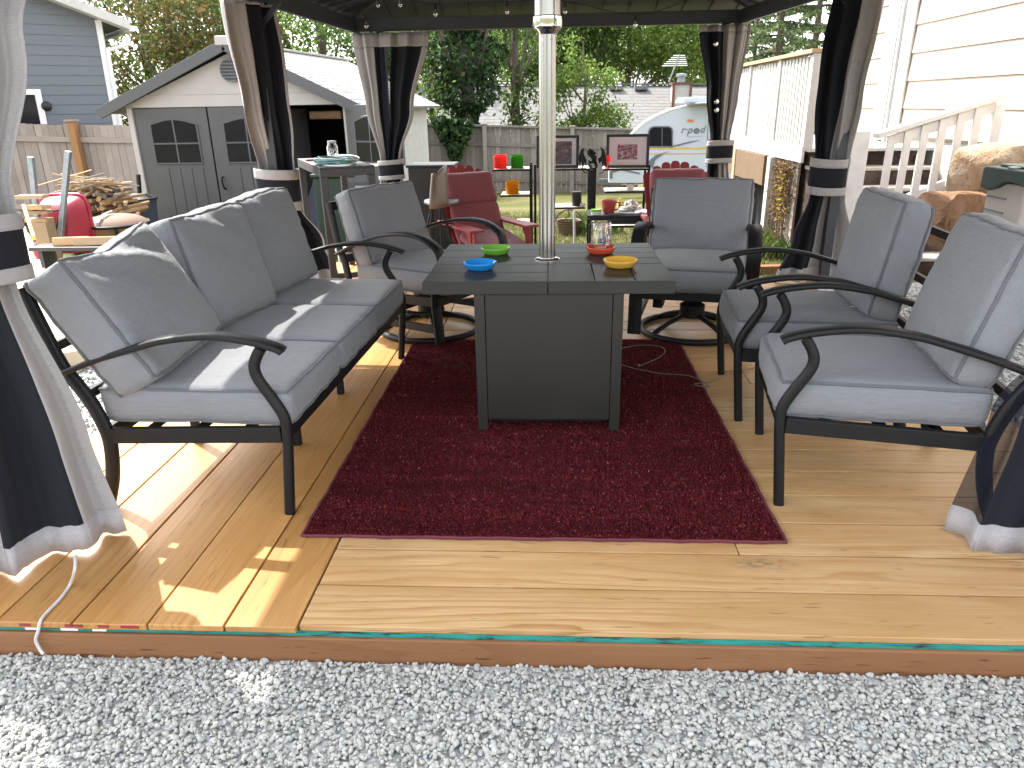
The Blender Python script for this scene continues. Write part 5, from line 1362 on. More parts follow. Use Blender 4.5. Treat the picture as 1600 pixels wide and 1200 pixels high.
# window with white casing, and a round vent
wl = h0+hd*1; 
def onwall(u, v):
    d = ray(u, v); t = (Vector((h0.x, h0.y, 0))-CAM).dot(hn)/d.dot(hn); return CAM+d*t
c1 = onwall(54, 142); c2 = onwall(64, 196)
sA = (Vector((c1.x, c1.y, 0))-Vector((h0.x, h0.y, 0))).dot(hd); zA = c1.z-.02
win = MB().obox(hp(sA+.45, zA-.55, .01), hd*.45, hn*.008, UPG*.55).build('window', M['dark_glass'], gh, world=True)
for s, z, hw, hz in ((sA-.0, zA-.55, .055, .60), (sA+.9, zA-.55, .055, .60), (sA+.45, zA+.0, .395, .05)):
    MB().obox(hp(s, z, .024), hd*hw, hn*.022, UPG*hz).build('casing', M['white_paint'], win, world=True, bevel=.004)
c = onwall(72, 166); vn = MB().lathe([(.001, .0), (.09, 0), (.09, .05), (.07, .07), (.001, .075)], (0,0,0), 20).build('dryer_vent', M['black_plastic'], gh, smooth=True, ang=45)
vn.matrix_basis = Matrix.Translation(Vector((c.x, c.y, c.z))-Vector(gh.location)+hn*.01) @ hn.to_track_quat('Z', 'Y').to_matrix().to_4x4()

# ================================================================== FAR HOUSE, CHIMNEY, TRAILER
HY = 34
fh = thing('tan_house', 'low house with long grey shingle roof and white chimney beyond the back fence', 'house', (2, HY, ground(2, HY)))
ra, rb = atY(560, 134, HY), atY(1125, 134, HY)
ea, eb = atY(540, 214, HY-4.5), atY(1150, 214, HY-4.5)
MB().prism([ra, rb, eb, ea], (0, .0, -.12)).build('roof', M['shingle'], fh, world=True, fix=True)
nr_ = 16
for i in range(nr_):
    f0, f1 = i/nr_, (i+1.15)/nr_
    a0, b0_ = ea.lerp(ra, f0), eb.lerp(rb, f0); a1, b1_ = ea.lerp(ra, min(1, f1)), eb.lerp(rb, min(1, f1))
    MB().add([a0+Vector((0,0,.018)), b0_+Vector((0,0,.018)), b1_+Vector((0,0,.010)), a1+Vector((0,0,.010)), a0, b0_], [(0,1,2,3), (4,5,1,0)]).build('shingle_course', M['shingle'], fh, world=True)
MB().box(ea.x+.4, eb.x-.4, HY-4.1, HY-3.9, ground(2, 30)-.3, ea.z-.02).build('wall', M['cream_siding'], fh, world=True)
MB().prism([ra, rb, rb+Vector((0, 4.5, -1.6)), ra+Vector((0, 4.5, -1.6))], (0, 0, -.1)).build('rear_roof', M['shingle'], fh, world=True, fix=True)
MB().beam(ra+Vector((0,0,.07)), rb+Vector((0,0,.07)), .3, .06).build('ridge_cap', M['shingle'], fh, world=True)
for u in (962, 1001):
    p = atY(u, 137, HY-.4); MB().box(p.x-.28, p.x+.28, HY-.7, HY-.2, p.z-.10, p.z+.08).build('roof_vent', M['rv_grey'], fh, world=True, bevel=.03)
p = atY(1065, 134, HY-1.8); w = .36
ch = MB().box(p.x-w, p.x+w, HY-2.0, HY-1.2, p.z-2.2, p.z+.05).build('chimney', M['white_wood'], fh, world=True)
for sx_ in (-1, 1): MB().box(p.x+sx_*w-.05, p.x+sx_*w+.05, HY-2.06, HY-1.95, p.z-2.2, p.z+.05).build('corner_trim', M['brown_trim'], ch, world=True)
MB().box(p.x-w-.07, p.x+w+.07, HY-2.08, HY-1.1, p.z+.052, p.z+.14).build('chimney_cap', M['brown_trim'], ch, world=True)
MB().lathe([(.17, .14), (.17, .34), (.24, .36), (.24, .46), (.17, .48), (.001, .50)], (p.x, HY-1.6, p.z), 16).build('flue', M['grey_steel'], ch, world=True, smooth=True, ang=40)
an = thing('tv_antenna', 'rooftop aerial with crossed rods beside the white chimney', 'antenna', (p.x-.35, HY-.5, ra.z))
q = atY(1062, 85, HY-.5)
MB().tube([(0,0,-.1), (q.x-an.location.x, 0, q.z-ra.z)], .035, 6).build('mast', M['grey_steel'], an)
for k in range(6):
    f = .55+.08*k; L = .55-.06*k
    c = Vector(((q.x-an.location.x)*f, 0, (q.z-ra.z)*f)); MB().tube([c-Vector((L, 0, 0)), c+Vector((L, 0, .0))], .022, 5).build('rod', M['white_plastic'], an)

RY_ = 17.0
rv = thing('travel_trailer', 'white rounded travel trailer with grey lettering parked beyond the yard', 'trailer', (atY(1090, 300, RY_).x, RY_, ground(3.4, RY_)))
prof = [(972, 262), (966, 245), (976, 222), (990, 206), (1006, 192), (1025, 181), (1046, 172), (1068, 166), (1092, 162), (1130, 160), (1200, 159), (1215, 175), (1222, 285), (985, 285)]
body = [atY(u, v, RY_) for u, v in prof]
o = MB().prism(body, (.25, 2.2, 0)).build('body', M['rv_white'], rv, world=True, fix=True, bevel=.05)
def rvp(u, v, off=.004): return atY(u, v, RY_-off)
def rplate(poly, nm, mat, off=.004, th=.006, par=None): return MB().prism([rvp(u, v, off) for u, v in poly], (0, -th, 0)).build(nm, mat, par or rv, world=True, fix=True)
MB().sweep([rvp(u, v, .01) for u, v in prof[1:11]], .03, .05, (0,1,0)).build('edge_trim', M['white_plastic'], rv, world=True)
wdw = rplate([(1014, 229), (1014, 206), (1016, 201), (1021, 198.5), (1045, 198.5), (1049, 201), (1050, 205), (1050, 229)], 'window', M['dark_glass'])
MB().sweep([rvp(u, v, .012) for u, v in ((1013.5, 229.5), (1013.5, 206), (1016, 200.5), (1021, 198), (1045, 198), (1049.5, 200.5), (1050.5, 205), (1050.5, 229.5))], .03, .035, (0,1,0), closed=True).build('window_frame', M['rv_grey'], wdw, world=True)
rplate([(1034, 229), (1034, 199), (1035, 199), (1035, 229)], 'window_bar', M['rv_grey'], .011, par=wdw)
rplate([(970, 233.5), (970, 230.5), (1220, 229), (1220, 231.5)], 'yellow_stripe', M['rv_yellow'])
rplate([(976, 241.5), (976, 239.5), (1220, 238), (1220, 239)], 'beige_stripe', M['rv_yellow'])
rplate([(1048, 230), (1060, 228), (1095, 218.5), (1075, 221.5), (1052, 227.5)], 'swoosh_decal', M['rv_grey'], .011)
rplate([(1012, 262), (1013, 252), (1024, 243), (1046, 236), (1036, 241), (1024, 250), (1020, 262)], 'swoosh_decal', M['rv_grey'], .011)
rplate([(1075, 190), (1073.5, 188), (1076, 186.5), (1081, 186.5), (1084, 188), (1082, 190)], 'marker_lamp', M['amber_lamp'], .004, .03)
rplate([(1104, 234), (1107, 176), (1107.6, 176), (1104.8, 262), (1104, 262)], 'door_seam', M['rv_grey'], .004, .003)
rplate([(1107.5, 223), (1107.5, 218), (1110, 218), (1110, 223)], 'door_latch', M['black_plastic'], .004, .02)
ac = [rvp(u, v, -.6) for u, v in ((1064, 161), (1069, 152), (1108, 150.5), (1160, 150.5), (1163, 160))]
MB().prism(ac, (0, 1.0, 0)).build('air_conditioner', M['rv_white'], rv, world=True, fix=True, bevel=.03)
rplate([(1066, 163), (1066, 161.6), (1162, 160), (1162, 161.5)], 'air_conditioner_base', M['rv_grey'], -.55, 1.05)
rplate([(950, 283), (950, 262), (968, 256), (1010, 266), (1010, 283)], 'front_storage_box', M['rv_white'], .05, .4)
rplate([(953, 279), (953, 268), (968, 263), (1000, 270), (1000, 272), (970, 266), (957, 270), (957, 279)], 'box_decal', M['rv_grey'], .46, .006)
for u in (1120,):
    c = rvp(u, 297, .0)
    wl_ = MB().lathe([(.001, -.10), (.20, -.10), (.33, -.09), (.35, -.04), (.35, .04), (.33, .09), (.001, .09)], (0,0,0), 28).build('wheel', M['rubber'], rv, smooth=True, ang=40)
    wl_.rotation_euler = (R(90), 0, 0); wl_.location = (c.x-rv.location.x, .12, c.z-rv.location.z)
MB().beam((rvp(940, 290).x, RY_+1.1, rvp(940, 290).z), (rvp(1200, 290).x, RY_+1.1, rvp(1200, 290).z), .12, .12).build('chassis', M['rv_grey'], rv, world=True)
# the lettering on its side
def text(body_, u, v, w_px, mat, parent, shear=.25):
    cu = bpy.data.curves.new('lettering', 'FONT'); cu.body = body_; cu.size = 1; cu.extrude = .004; cu.shear = shear
    tmp = bpy.data.objects.new('lettering', cu); col.objects.link(tmp)
    dgph = bpy.context.evaluated_depsgraph_get(); me = bpy.data.meshes.new_from_object(tmp.evaluated_get(dgph))
    bpy.data.objects.remove(tmp)
    xs_ = [q.co.x for q in me.vertices]; a, b = rvp(u, v, .012), rvp(u+w_px, v-.6, .012)
    s = (b-a).length/(max(xs_)-min(xs_))
    o = bpy.data.objects.new('lettering', me); col.objects.link(o); me.materials.clear(); me.materials.append(mat)
    o.parent = parent; o.scale = (s, s, 1)
    o.rotation_euler = (R(90), 0, 0)
    o.location = a-Vector(parent.location)-Vector((min(xs_)*s, 0, 0))
    return o
text('r\u00b7p', 1064.5, 208.2, 17.5, M['rv_grey'], rv)
text('d', 1094.5, 207.4, 8, M['rv_grey'], rv)
c = rvp(1088.5, 204.5, .008)
rg = MB().tube([(c.x+.058*math.cos(a), c.y, c.z+.052*math.sin(a)) for a in [2*math.pi*k/20 for k in range(20)]], .014, 6, closed=True).build('lettering', M['rv_grey'], rv, world=True)
for k in range(3): MB().beam((c.x-.05+.01*k, c.y, c.z+.02-.025*k), (c.x+.05-.01*k, c.y, c.z+.02-.025*k), .01, .012).build('lettering', M['rv_grey'], rg, world=True)
rplate([(1073, 214), (1073, 213.3), (1098, 212.6), (1098, 213.2)], 'fine_print', M['grey_steel'], .004, .002)

# ================================================================== WHITE HOUSE, PORCH, STEPS (right)
WX = 4.0
wh = thing('cream_house', 'cream lap sided house with white corner boards and downspout on the right', 'house', (WX, 6, ground(WX, 6)))
wz0, wz1 = .93, 4.6
ex2 = .285; nb = int((wz1-wz0)/ex2)+1
for i in range(nb):
    z0 = wz0+i*ex2; y0 = 1.0
    # boards are butted at random joints
    cuts = [y0]; y = y0
    while y < 10.2:
        y = min(10.2, y+rnd.choice((3.6, 2.4, 3.0))); cuts.append(y)
    for a, b in zip(cuts[:-1], cuts[1:]):
        MB().add([(WX-.020, a+.001, z0), (WX-.020, b-.001, z0), (WX-.004, b-.001, z0+ex2+.01), (WX-.004, a+.001, z0+ex2+.01), (WX, a+.001, z0), (WX, b-.001, z0)], [(0,1,2,3), (0,4,5,1)]).build('siding_board', M['cream_siding'], wh, world=True)
MB().box(WX, WX+.1, 1.0, 10.2, wz0-.02, wz1+.1).build('wall', M['cream_siding'], wh, world=True)
MB().box(WX+.02, WX+.2, 1.0, 10.2, -.6, wz0-.021).build('foundation', M['concrete'], wh, world=True)
yT = atX(1412, 100, WX).y
MB().box(WX-.045, WX-.0205, yT-.20, yT+.05, .84, wz1).build('corner_board', M['white_wood'], wh, world=True, bevel=.004)
MB().box(WX-.075, WX-.0205, yT+.055, yT+.10, .84, wz1).build('corner_board', M['white_wood'], wh, world=True, bevel=.004)
ds = [(WX-.08, yT+.28, wz1), (WX-.08, yT+.28, .9)]
for k in range(4):
    MB().box(WX-.085+.006*(k % 2), WX-.0205, yT+.115+.085*k, yT+.19+.085*k, .86, wz1).build('fluted_board', M['white_wood'], wh, world=True, bevel=.006)
# roof overhang far above (keeps the wall's top closed)
MB().box(WX-.10, WX+4, .6, 10.6, wz1+.101, wz1+.25).build('eave', M['white_wood'], wh, world=True)

PX, PZ = 2.66, .84
po = thing('porch', 'raised white porch with board railing and stained beam on the right', 'porch', (3.2, 8.5, ground(3, 8.5)))
PY0, PY1 = 6.62, 9.95
nbal = int((PY1-PY0)/.118)
for i in range(nbal):
    y = PY0+.06+i*.118
    MB().box(PX, PX+.036, y, y+.074, PZ+.03, PZ+.90).build('baluster', M['white_wood'], po, world=True)
for y in (PY0, 7.75, 9.1):
    MB().box(PX-.022, PX+.075, y-.045, y+.045, PZ-.02, PZ+.92).build('rail_post', M['white_wood'], po, world=True, bevel=.004)
MB().box(PX-.05, PX+.10, PY0-.06, PY1, PZ+.921, PZ+.962).build('top_rail', M['tan_wood'], po, world=True, bevel=.004)
MB().box(PX-.001, PX+.06, PY0, PY1, PZ+.86, PZ+.899).build('under_rail', M['white_wood'], po, world=True).location.x += .021
MB().box(PX-.03, PX-.0005, PY0-.05, PY1, PZ-.14, PZ+.029).build('rim_board', M['white_wood'], po, world=True, bevel=.003)
for i in range(9):
    x = PX+.02+i*.148; MB().box(x, x+.142, PY0-.05, PY1, PZ-.03, PZ).build('floor_board', M['white_wood'], po, world=True)
MB().box(PX-.06, PX+.02, 7.85, 9.9, PZ-.50, PZ-.145).build('beam', M['beam_brown'], po, world=True, bevel=.005)
for y, w in ((7.6, .13), (9.35, .13)):
    MB().box(PX-.075, PX-.075+w, y-w/2, y+w/2, ground(PX, y)-.1, PZ-.141).build('post', M['white_wood'] if y < 8 else M['tan_wood'], po, world=True, bevel=.006)
# weathered skirting boards below the near corner
for i in range(7):
    y = 7.5-.105*i; MB().box(PX+.02, PX+.045, y-.10, y-.006, ground(PX, 7)-.05, PZ-.15-.01*(i % 2)).build('skirt_board', M['fence_wood'], po, world=True)
MB().box(PX+.4, PX+.5, 7.2, 9.9, -.8, PZ-.2).build('shade_backing', M['dark_inside'], po, world=True)  # near-black sheet standing in for the shade below the porch floor
MB().box(PX+.1, WX-.2, 9.85, 9.9, -.9, PZ-.2).build('shade_backing', M['dark_inside'], po, world=True)
# creeper with yellow moss over the skirting
def leafcloud(n, cfun, size, aspect=.55, bend=.25, flat=0.0):
    """n small folded leaves (two triangles each); cfun gives centres (n,3)"""
    c = cfun(n); nn = len(c)
    d = nr.normal(size=(nn, 3)); d[:, 2] -= .25; d /= np.linalg.norm(d, axis=1)[:, None]
    u = nr.normal(size=(nn, 3)); u[:, 2] *= .6
    u -= (u*d).sum(1)[:, None]*d; u /= np.linalg.norm(u, axis=1)[:, None]
    w = np.cross(d, u); s = (size*nr.uniform(.6, 1.3, nn))[:, None]
    V = np.stack([c-d*s*.5, c+u*s*aspect*.5+w*s*bend*.3, c+d*s*.5, c-u*s*aspect*.5+w*s*bend*.3], 1).reshape(-1, 3)
    return V, np.arange(4*nn).reshape(-1, 4)
def leaves(name, parent, mat, n, cfun, size, origin=(0,0,0), **kw):
    V, Fa = leafcloud(n, cfun, size, **kw)
    o = bulk(name, V-np.array(origin), Fa, mat, parent); o['kind'] = 'stuff'; return o
cr = thing('creeper', 'dead brown creeper with yellow moss on the porch skirting', 'plant', (PX, 7.1, ground(PX, 7.1)))
leaves('dead_leaves', cr, M['brown_leaf'], 1500, lambda n: np.stack([nr.uniform(PX-.09, PX+.02, n), nr.normal(7.1, .17, n), .68-abs(nr.normal(0, .42, n))], 1), .04, cr.location)
leaves('moss', cr, M['yellow_leaf'], 170, lambda n: np.stack([nr.uniform(PX-.12, PX-.02, n), nr.normal(6.98, .05, n), nr.normal(.30, .2, n)], 1), .04, cr.location)
for i in range(14):
    y = 6.88+.045*i; MB().tube(spline([(PX-.02, y, -.3), (PX-.04, y+rnd.uniform(-.05,.05), .1), (PX-.02, y+rnd.uniform(-.08,.08), .4), (PX-.03, y+rnd.uniform(-.05,.05), .68)], 4), .008, 5).build('stem', M['bark'], cr, world=True)

stp = thing('steps', 'shade darkened risers with pale worn treads climbing to the porch', 'steps', (3.4, 6.0, ground(3.4, 6)))
sy = 5.35; sz = ground(3.4, 5.4)
nst = 6; rise = (PZ-sz)/nst
for i in range(nst):
    y = sy+.28*i; z = sz+rise*(i+1)
    MB().box(2.76, WX-.025, y, y+.30, sz-.2, z-.036).build('riser', M['riser'], stp, world=True, bevel=.006)
    MB().box(2.74, WX-.026, y-.03, y+.282, z-.035, z).build('tread', M['nosing'], stp, world=True, bevel=.008)
for k in range(4):
    for j_ in range(2):
        MB().box(WX-.42+.2*j_, WX-.235+.2*j_, 5.1-.0, 5.28, sz+.19*k, sz+.185+.19*k).build('block', M['concrete'], stp, world=True, bevel=.006)
hr = thing('stair_railing', 'white peeling handrail with flat balusters in front of the steps', 'railing', (2.9, 5.2, ground(2.9, 5.2)))
HRY = 5.12
nw = atY(1346, 205, HRY)
MB().box(nw.x-.085, nw.x+.085, HRY-.0, HRY+.12, ground(nw.x, HRY)-.05, nw.z).build('newel_post', M['rail_white'], hr, world=True, bevel=.008)
ta, tb_ = atY(1368, 212, HRY+.04), atY(1566, 150, HRY+.04)
MB().beam(ta, tb_, .14, .04).build('handrail', M['rail_white'], hr, world=True, bevel=.004)
ra_, rb__ = atY(1388, 221, HRY+.03), atY(1556, 166, HRY+.03)
MB().beam(ra_, rb__, .04, .085).build('under_rail', M['rail_white'], hr, world=True, bevel=.004)
la, lb = atY(1380, 325, HRY+.03), atY(1545, 262, HRY+.03)
MB().beam(la, lb, .04, .085).build('bottom_rail', M['rail_white'], hr, world=True, bevel=.004)
for u in (1390, 1417, 1444, 1472, 1500, 1527):
    f = (u-1388)/(1556-1388); t0 = ra_.lerp(rb__, f); b0_ = la.lerp(lb, f)
    MB().box(t0.x-.032, t0.x+.032, HRY-.012, HRY+.0095, b0_.z-.04, t0.z+.04).build('baluster', M['rail_white'], hr, world=True, bevel=.003)
e = atY(1558, 160, HRY+.05); MB().box(e.x-.03, e.x+.05, HRY+.0, HRY+.07, ground(e.x, HRY), e.z-.02).build('end_post', M['rail_white'], hr, world=True, bevel=.004)

def boulder(name, label, c, size, rot, mat, seed, grp='boulders beside the steps'):
    V, Fc = ico2()
    V = [Vector(v) for v in V]; fs = [tuple(f) for f in Fc]
    import bmesh
    b = bmesh.new(); vs = [b.verts.new(v) for v in V]
    for f in fs: b.faces.new([vs[i] for i in f])
    bmesh.ops.subdivide_edges(b, edges=b.edges[:], cuts=2, use_grid_fill=True)
    r = random.Random(seed)
    cutsN = [(Vector((r.gauss(0,1), r.gauss(0,1), r.gauss(0,1))).normalized(), r.uniform(.55, .8)) for _ in range(9)]
    for v in b.verts:
        p = v.co.normalized(); p = Vector([math.copysign(abs(q)**.55, q) for q in p]); p *= .85
        for d, h_ in cutsN:
            e_ = p.dot(d)-h_
            if e_ > 0: p -= d*e_*.92
        p *= 1+.05*noise.noise(p*2.3+Vector((seed,0,0)))+.02*noise.noise(p*7)
        v.co = Vector((p.x*size[0], p.y*size[1], p.z*size[2]))
    me = bpy.data.meshes.new(name); b.to_mesh(me); b.free(); me.materials.append(mat); me.shade_smooth(); me.set_sharp_from_angle(angle=R(28))
    o = bpy.data.objects.new(name, me); col.objects.link(o); o.location = c; o.rotation_euler = [R(a) for a in rot]
    return tag(o, label, 'boulder', grp)
c = atY(1492, 345, 4.55); boulder('boulder', 'squarish rust orange boulder resting on the gravel by the steps', (c.x, 4.6, c.z-.0), (.30, .36, .30), (6, 8, 12), M['rust_stone'], 3)
c = atY(1560, 262, 4.75); boulder('boulder', 'rounded pale boulder perched above the rust orange one', (c.x, 4.85, c.z-.02), (.32, .33, .33), (0, -20, 30), M['pale_stone'], 8)
c = atY(1530, 300, 5.0); boulder('boulder', 'low boulder mostly hidden behind the resin deck box', (c.x+.18, 4.8, .06), (.40, .36, .28), (5, 0, 50), M['rust_stone'], 5)

# deck box: only its ribbed left end and a strip of its front are in view
DBX, DBY, DBD = 2.87, 3.10, .40
db = thing('deck_box', 'beige resin storage box with curved dark green lid at the right edge', 'storage box', (DBX, DBY, ground(DBX, DBY)))
dz_ = atY(1560, 287, DBY).z-db.location.z
MB().box(0, 1.0, 0, DBD, 0, dz_-.02).build('body', M['box_beige'], db, bevel=.014)
for k in range(6):
    z = dz_-.12-.085*k; MB().box(-.006, .001, DBD*.42, DBD*.96, z, z+.012).build('rib', M['rv_grey'], db, bevel=.002)
    MB().box(.04, .18, -.006, .001, z, z+.012).build('rib', M['rv_grey'], db, bevel=.002)
lidp = [(-.03, .0), (-.03, .07), (.0, .092), (DBD, .092), (DBD+.03, .075), (DBD+.03, -.045), (DBD-.06, -.055), (DBD-.15, -.03), (DBD-.22, .008), (DBD-.30, .014)]
MB().prism([(-.035, y, dz_-.02+z) for y, z in lidp], (1.08, 0, 0)).build('lid', M['box_green'], db, fix=True, bevel=.008)
MB().box(.02, .95, .05, DBD-.05, dz_+.0725, dz_+.09).build('lid_rib', M['box_green'], db, bevel=.01)
MB().box(-.03, .02, DBD*.3, DBD*.45, dz_+.0725, dz_+.085).build('lid_clip', M['grey_steel'], db, bevel=.004)

# ================================================================== LEFT YARD CLUTTER
LY = 6.6
wbw = thing('wheelbarrow', 'red wheelbarrow tipped upright with its grey handles in the air', 'wheelbarrow', (atY(105, 380, LY).x, LY, ground(-5.3, LY)))
def wq(u, v, y): return atY(u, v, y)
outl = [(62, 318), (68, 308), (80, 304), (122, 303.5), (131, 307), (138, 318), (151, 385), (148, 392), (66, 396), (60, 385)]
n_o = len(outl)
fr = [wq(u, v, LY) for u, v in outl]
cu, cv = 104, 352
bkk = [wq(cu+(u-cu)*.72, cv+(v-cv)*.72+2, LY)+Vector((0, .0, 0)) for u, v in outl]
dome = [wq(cu+(u-cu)*.80, cv+(v-cv)*.80, LY)-Vector((0, .18, 0)) for u, v in outl]
flat = [wq(cu+(u-cu)*.45, cv+(v-cv)*.5, LY)-Vector((0, .26, 0)) for u, v in outl]
mb = MB(); mb.add(fr+dome+flat, [(i, (i+1) % n_o, n_o+(i+1) % n_o, n_o+i) for i in range(n_o)]+[(n_o+i, n_o+(i+1) % n_o, 2*n_o+(i+1) % n_o, 2*n_o+i) for i in range(n_o)]+[tuple(range(2*n_o, 3*n_o))])
t_ = mb.build('tub', M['red_tub'], wbw, world=True, smooth=True, ang=70, fix=True); t_.modifiers.new('th', 'SOLIDIFY').thickness = .012
t_.modifiers.new('sub', 'SUBSURF').levels = 2; t_.modifiers['sub'].render_levels = 2
MB().tube(fr, .016, 8, closed=True).build('rim', M['red_tub'], wbw, world=True, smooth=True)
for (u0, v0, u1, v1) in ((48, 245, 62, 372), (107, 236, 92, 400)):
    MB().beam(wq(u1, v1, LY-.34), wq(u0, v0, LY-.34), .055, .055).build('handle', M['grey_steel'], wbw, world=True, bevel=.006)
MB().tube([wq(62, 366, LY-.3), wq(88, 356, LY-.3), wq(97, 327, LY-.33), wq(60, 334, LY-.33)], .014, 6).build('brace', M['rubber'], wbw, world=True)
c = wq(75, 394, LY-.3); whl = MB().tube([(c.x+.12*math.cos(a), c.y, c.z+.12*math.sin(a)) for a in [2*math.pi*k/24 for k in range(24)]], .045, 8, closed=True).build('wheel', M['red_tub'], wbw, world=True, smooth=True)
# firewood stack: every visible stick end is a log of its own
fw = thing('firewood_stack', 'heap of split firewood and thin branches against the left fence', 'firewood', (atY(150, 335, 7.8).x, 8.0, ground(-6, 8.0)))
fc = atY(153, 310, 7.8)
mesh_log = []
for i in range(12):
    mb = MB(); nn_ = 7; pr = [(math.cos(2*math.pi*q/nn_)*rnd.uniform(.7,1.1), math.sin(2*math.pi*q/nn_)*rnd.uniform(.6,1.0)) for q in range(nn_)]
    mb.add([(a, -1, b) for a, b in pr]+[(a*.9, 1, b) for a, b in pr], [tuple(range(nn_)), tuple(reversed(range(nn_, 2*nn_)))]+[(q, nn_+q, nn_+(q+1) % nn_, (q+1) % nn_) for q in range(nn_)])
    me = bpy.data.meshes.new('log'); me.from_pydata(mb.v, [], mb.f); me.update(); me.materials.append((M['log'], M['fence_grey'], M['tan_wood'])[i % 3]); mesh_log.append(me)
zb_, zt_ = ground(-6, 8)+.03, atY(153, 283, 7.8).z
rows = int((zt_-zb_)/.052)
for row in range(rows):
    f = row/(rows-1); hw = .44*math.sqrt(max(.02, 1-(f*.93)**3.2)); nk = int(2*hw/.062)+1
    for k_ in range(nk):
        o = bpy.data.objects.new('log', rnd.choice(mesh_log)); col.objects.link(o); o.parent = fw
        r_ = rnd.uniform(.020, .040); L = rnd.uniform(.4, .6)
        o.scale = (r_, L/2, r_); o.location = Vector((fc.x-hw+2*hw*(k_+.5)/nk+rnd.uniform(-.02,.02), 7.9+rnd.uniform(-.09,.09), zb_+.052*row+rnd.uniform(-.012,.012)))-Vector(fw.location)
        o.rotation_euler = (R(rnd.uniform(-8,8)), R(rnd.uniform(0,360)), R(rnd.uniform(-30,30)))
for i in range(34):
    o = bpy.data.objects.new('branch', rnd.choice(mesh_log)); col.objects.link(o); o.parent = fw
    o.scale = (rnd.uniform(.007,.014), rnd.uniform(.14,.34), rnd.uniform(.007,.014)); o.location = Vector((fc.x+rnd.uniform(-.30,.22), 7.7+rnd.uniform(-.1,.2), zt_+rnd.uniform(-.08,.06)))-Vector(fw.location)
    o.rotation_euler = (R(rnd.uniform(-14,14)), 0, R(90+rnd.uniform(-40,40)))
# fire bowl
c = atY(178, 350, 6.9)
fp = thing('fire_pit', 'tan metal fire bowl with domed mesh lid and legs beside the shed', 'fire pit', (c.x, 6.95, ground(c.x, 6.95)))
zt = atY(178, 352, 6.9).z-fp.location.z
MB().lathe([(.001, zt-.20), (.18, zt-.185), (.30, zt-.10), (.345, zt), (.36, zt+.012), (.345, zt+.02), (.29, zt-.08), (.001, zt-.16)], (0,0,0), 32, cap=False).build('bowl', M['copper'], fp, smooth=True, ang=60)
MB().lathe([(.355, zt+.022), (.33, zt+.05), (.25, zt+.095), (.12, zt+.12), (.001, zt+.125)], (0,0,0), 32, cap=False).build('domed_lid', M['fire_inside'], fp, smooth=True)
MB().tube([(.36*math.cos(a), .36*math.sin(a), zt+.012) for a in [2*math.pi*k/36 for k in range(36)]], .018, 8, closed=True).build('rim', M['black_metal'], fp, smooth=True)
for k in range(4):
    a = -math.pi/2+.5+k*math.pi/2; MB().beam((.34*math.cos(a), .34*math.sin(a), zt-.01), (.37*math.cos(a), .37*math.sin(a), 0), .035, .02).build('leg', M['black_metal'], fp)
MB().sweep([(-.02, -.34*math.cos(t_), zt+.03+.13*math.sin(t_)) for t_ in [math.pi*k/10 for k in range(6)]], .03, .01, (1,0,0)).build('lid_strap', M['grey_steel'], fp)
# grey plank bench with two split logs on it
bz = atY(110, 382, 5.6).z
a, b = atY(52, 378, 5.6), atY(165, 378, 5.6)
bn = thing('plank_bench', 'narrow grey plank bench carrying two pieces of firewood', 'bench', ((a.x+b.x)/2, 5.6, ground(a.x, 5.6)))
MB().box(a.x, b.x, 5.5, 5.75, bz-.05, bz-.01).build('top', M['bar_metal'], bn, world=True, bevel=.004)
for x in (a.x+.08, b.x-.12): MB().box(x, x+.04, 5.52, 5.73, ground(x, 5.6), bz-.0505).build('leg', M['bar_metal'], bn, world=True)
for u, lb, hw, mt in ((108, 'short reddish split log on the grey plank bench', .17, 'log'), (148, 'longer pale split log at the end of the grey plank bench', .22, 'tan_wood')):
    p = atY(u, 370, 5.6)
    o = MB().prism([(-hw, -.05, 0), (-hw, .06, 0), (-hw, .05, .075), (-hw, -.03, .085)], (2*hw, .02, .006)).build('firewood_log', M[mt], fix=True, bevel=.01); o.location = (p.x, 5.6, bz-.009)
    tag(o, lb, 'log', 'logs on the plank bench')
# blue bin by the shed corner
p = atY(207, 320, 8.3)
bb = thing('dustbin', 'blue grey round bin against the shed corner', 'bin', (p.x+.02, 8.4, ground(p.x, 8.4)))
MB().lathe([(.001, 0), (.19, 0), (.24, .62), (.255, .63), (.255, .66), (.23, .66), (.18, .04), (.001, .03)], (0,0,0), 24, cap=False).build('body', M['blue_bin'], bb, smooth=True, ang=50)
MB().lathe([(.262, .655), (.262, .675), (.15, .72), (.001, .74)], (0,0,0), 24, cap=False).build('lid', M['black_plastic'], bb, smooth=True, ang=50)
MB().tube([(-.0, .1, .73), (.03, .1, .98)], .03, 8).build('tool_handle', M['black_plastic'], bb)
# pale planks and yellow level at far left
p = atY(42, 310, 6.0); zg = ground(p.x, 6)
lp = thing('lumber_pile', 'few pale offcut boards lying by the red wheelbarrow', 'lumber', (p.x, 6.1, zg))
for i, (u, v, L, an) in enumerate(((40, 309, .36, 5), (46, 326, .30, -8), (48, 334, .26, 12), (46, 347, .3, 2))):
    q = atY(u, v, 6.0); MB().obox((q.x, 6.1+.02*i, q.z), Vector((math.cos(R(an)), math.sin(R(an)), 0))*L*.4, Vector((-math.sin(R(an)), math.cos(R(an)), 0))*.07, (0,0,.018)).build('board', M['log'] if i % 2 else M['tan_wood'], lp, world=True)
MB().box(p.x-.05, p.x+.10, 6.05, 6.2, zg, atY(46, 347, 6.0).z-.019).build('block', M['tan_wood'], lp, world=True)
a, b = atY(37, 322, 5.6), atY(53, 372, 5.2)
tag(MB().beam((a.x, 5.6, a.z), (b.x, 5.2, b.z), .03, .05).build('spirit_level', M['yellow_paint'], bevel=.004), 'long yellow level leaning beside the pale paving blocks', 'level')
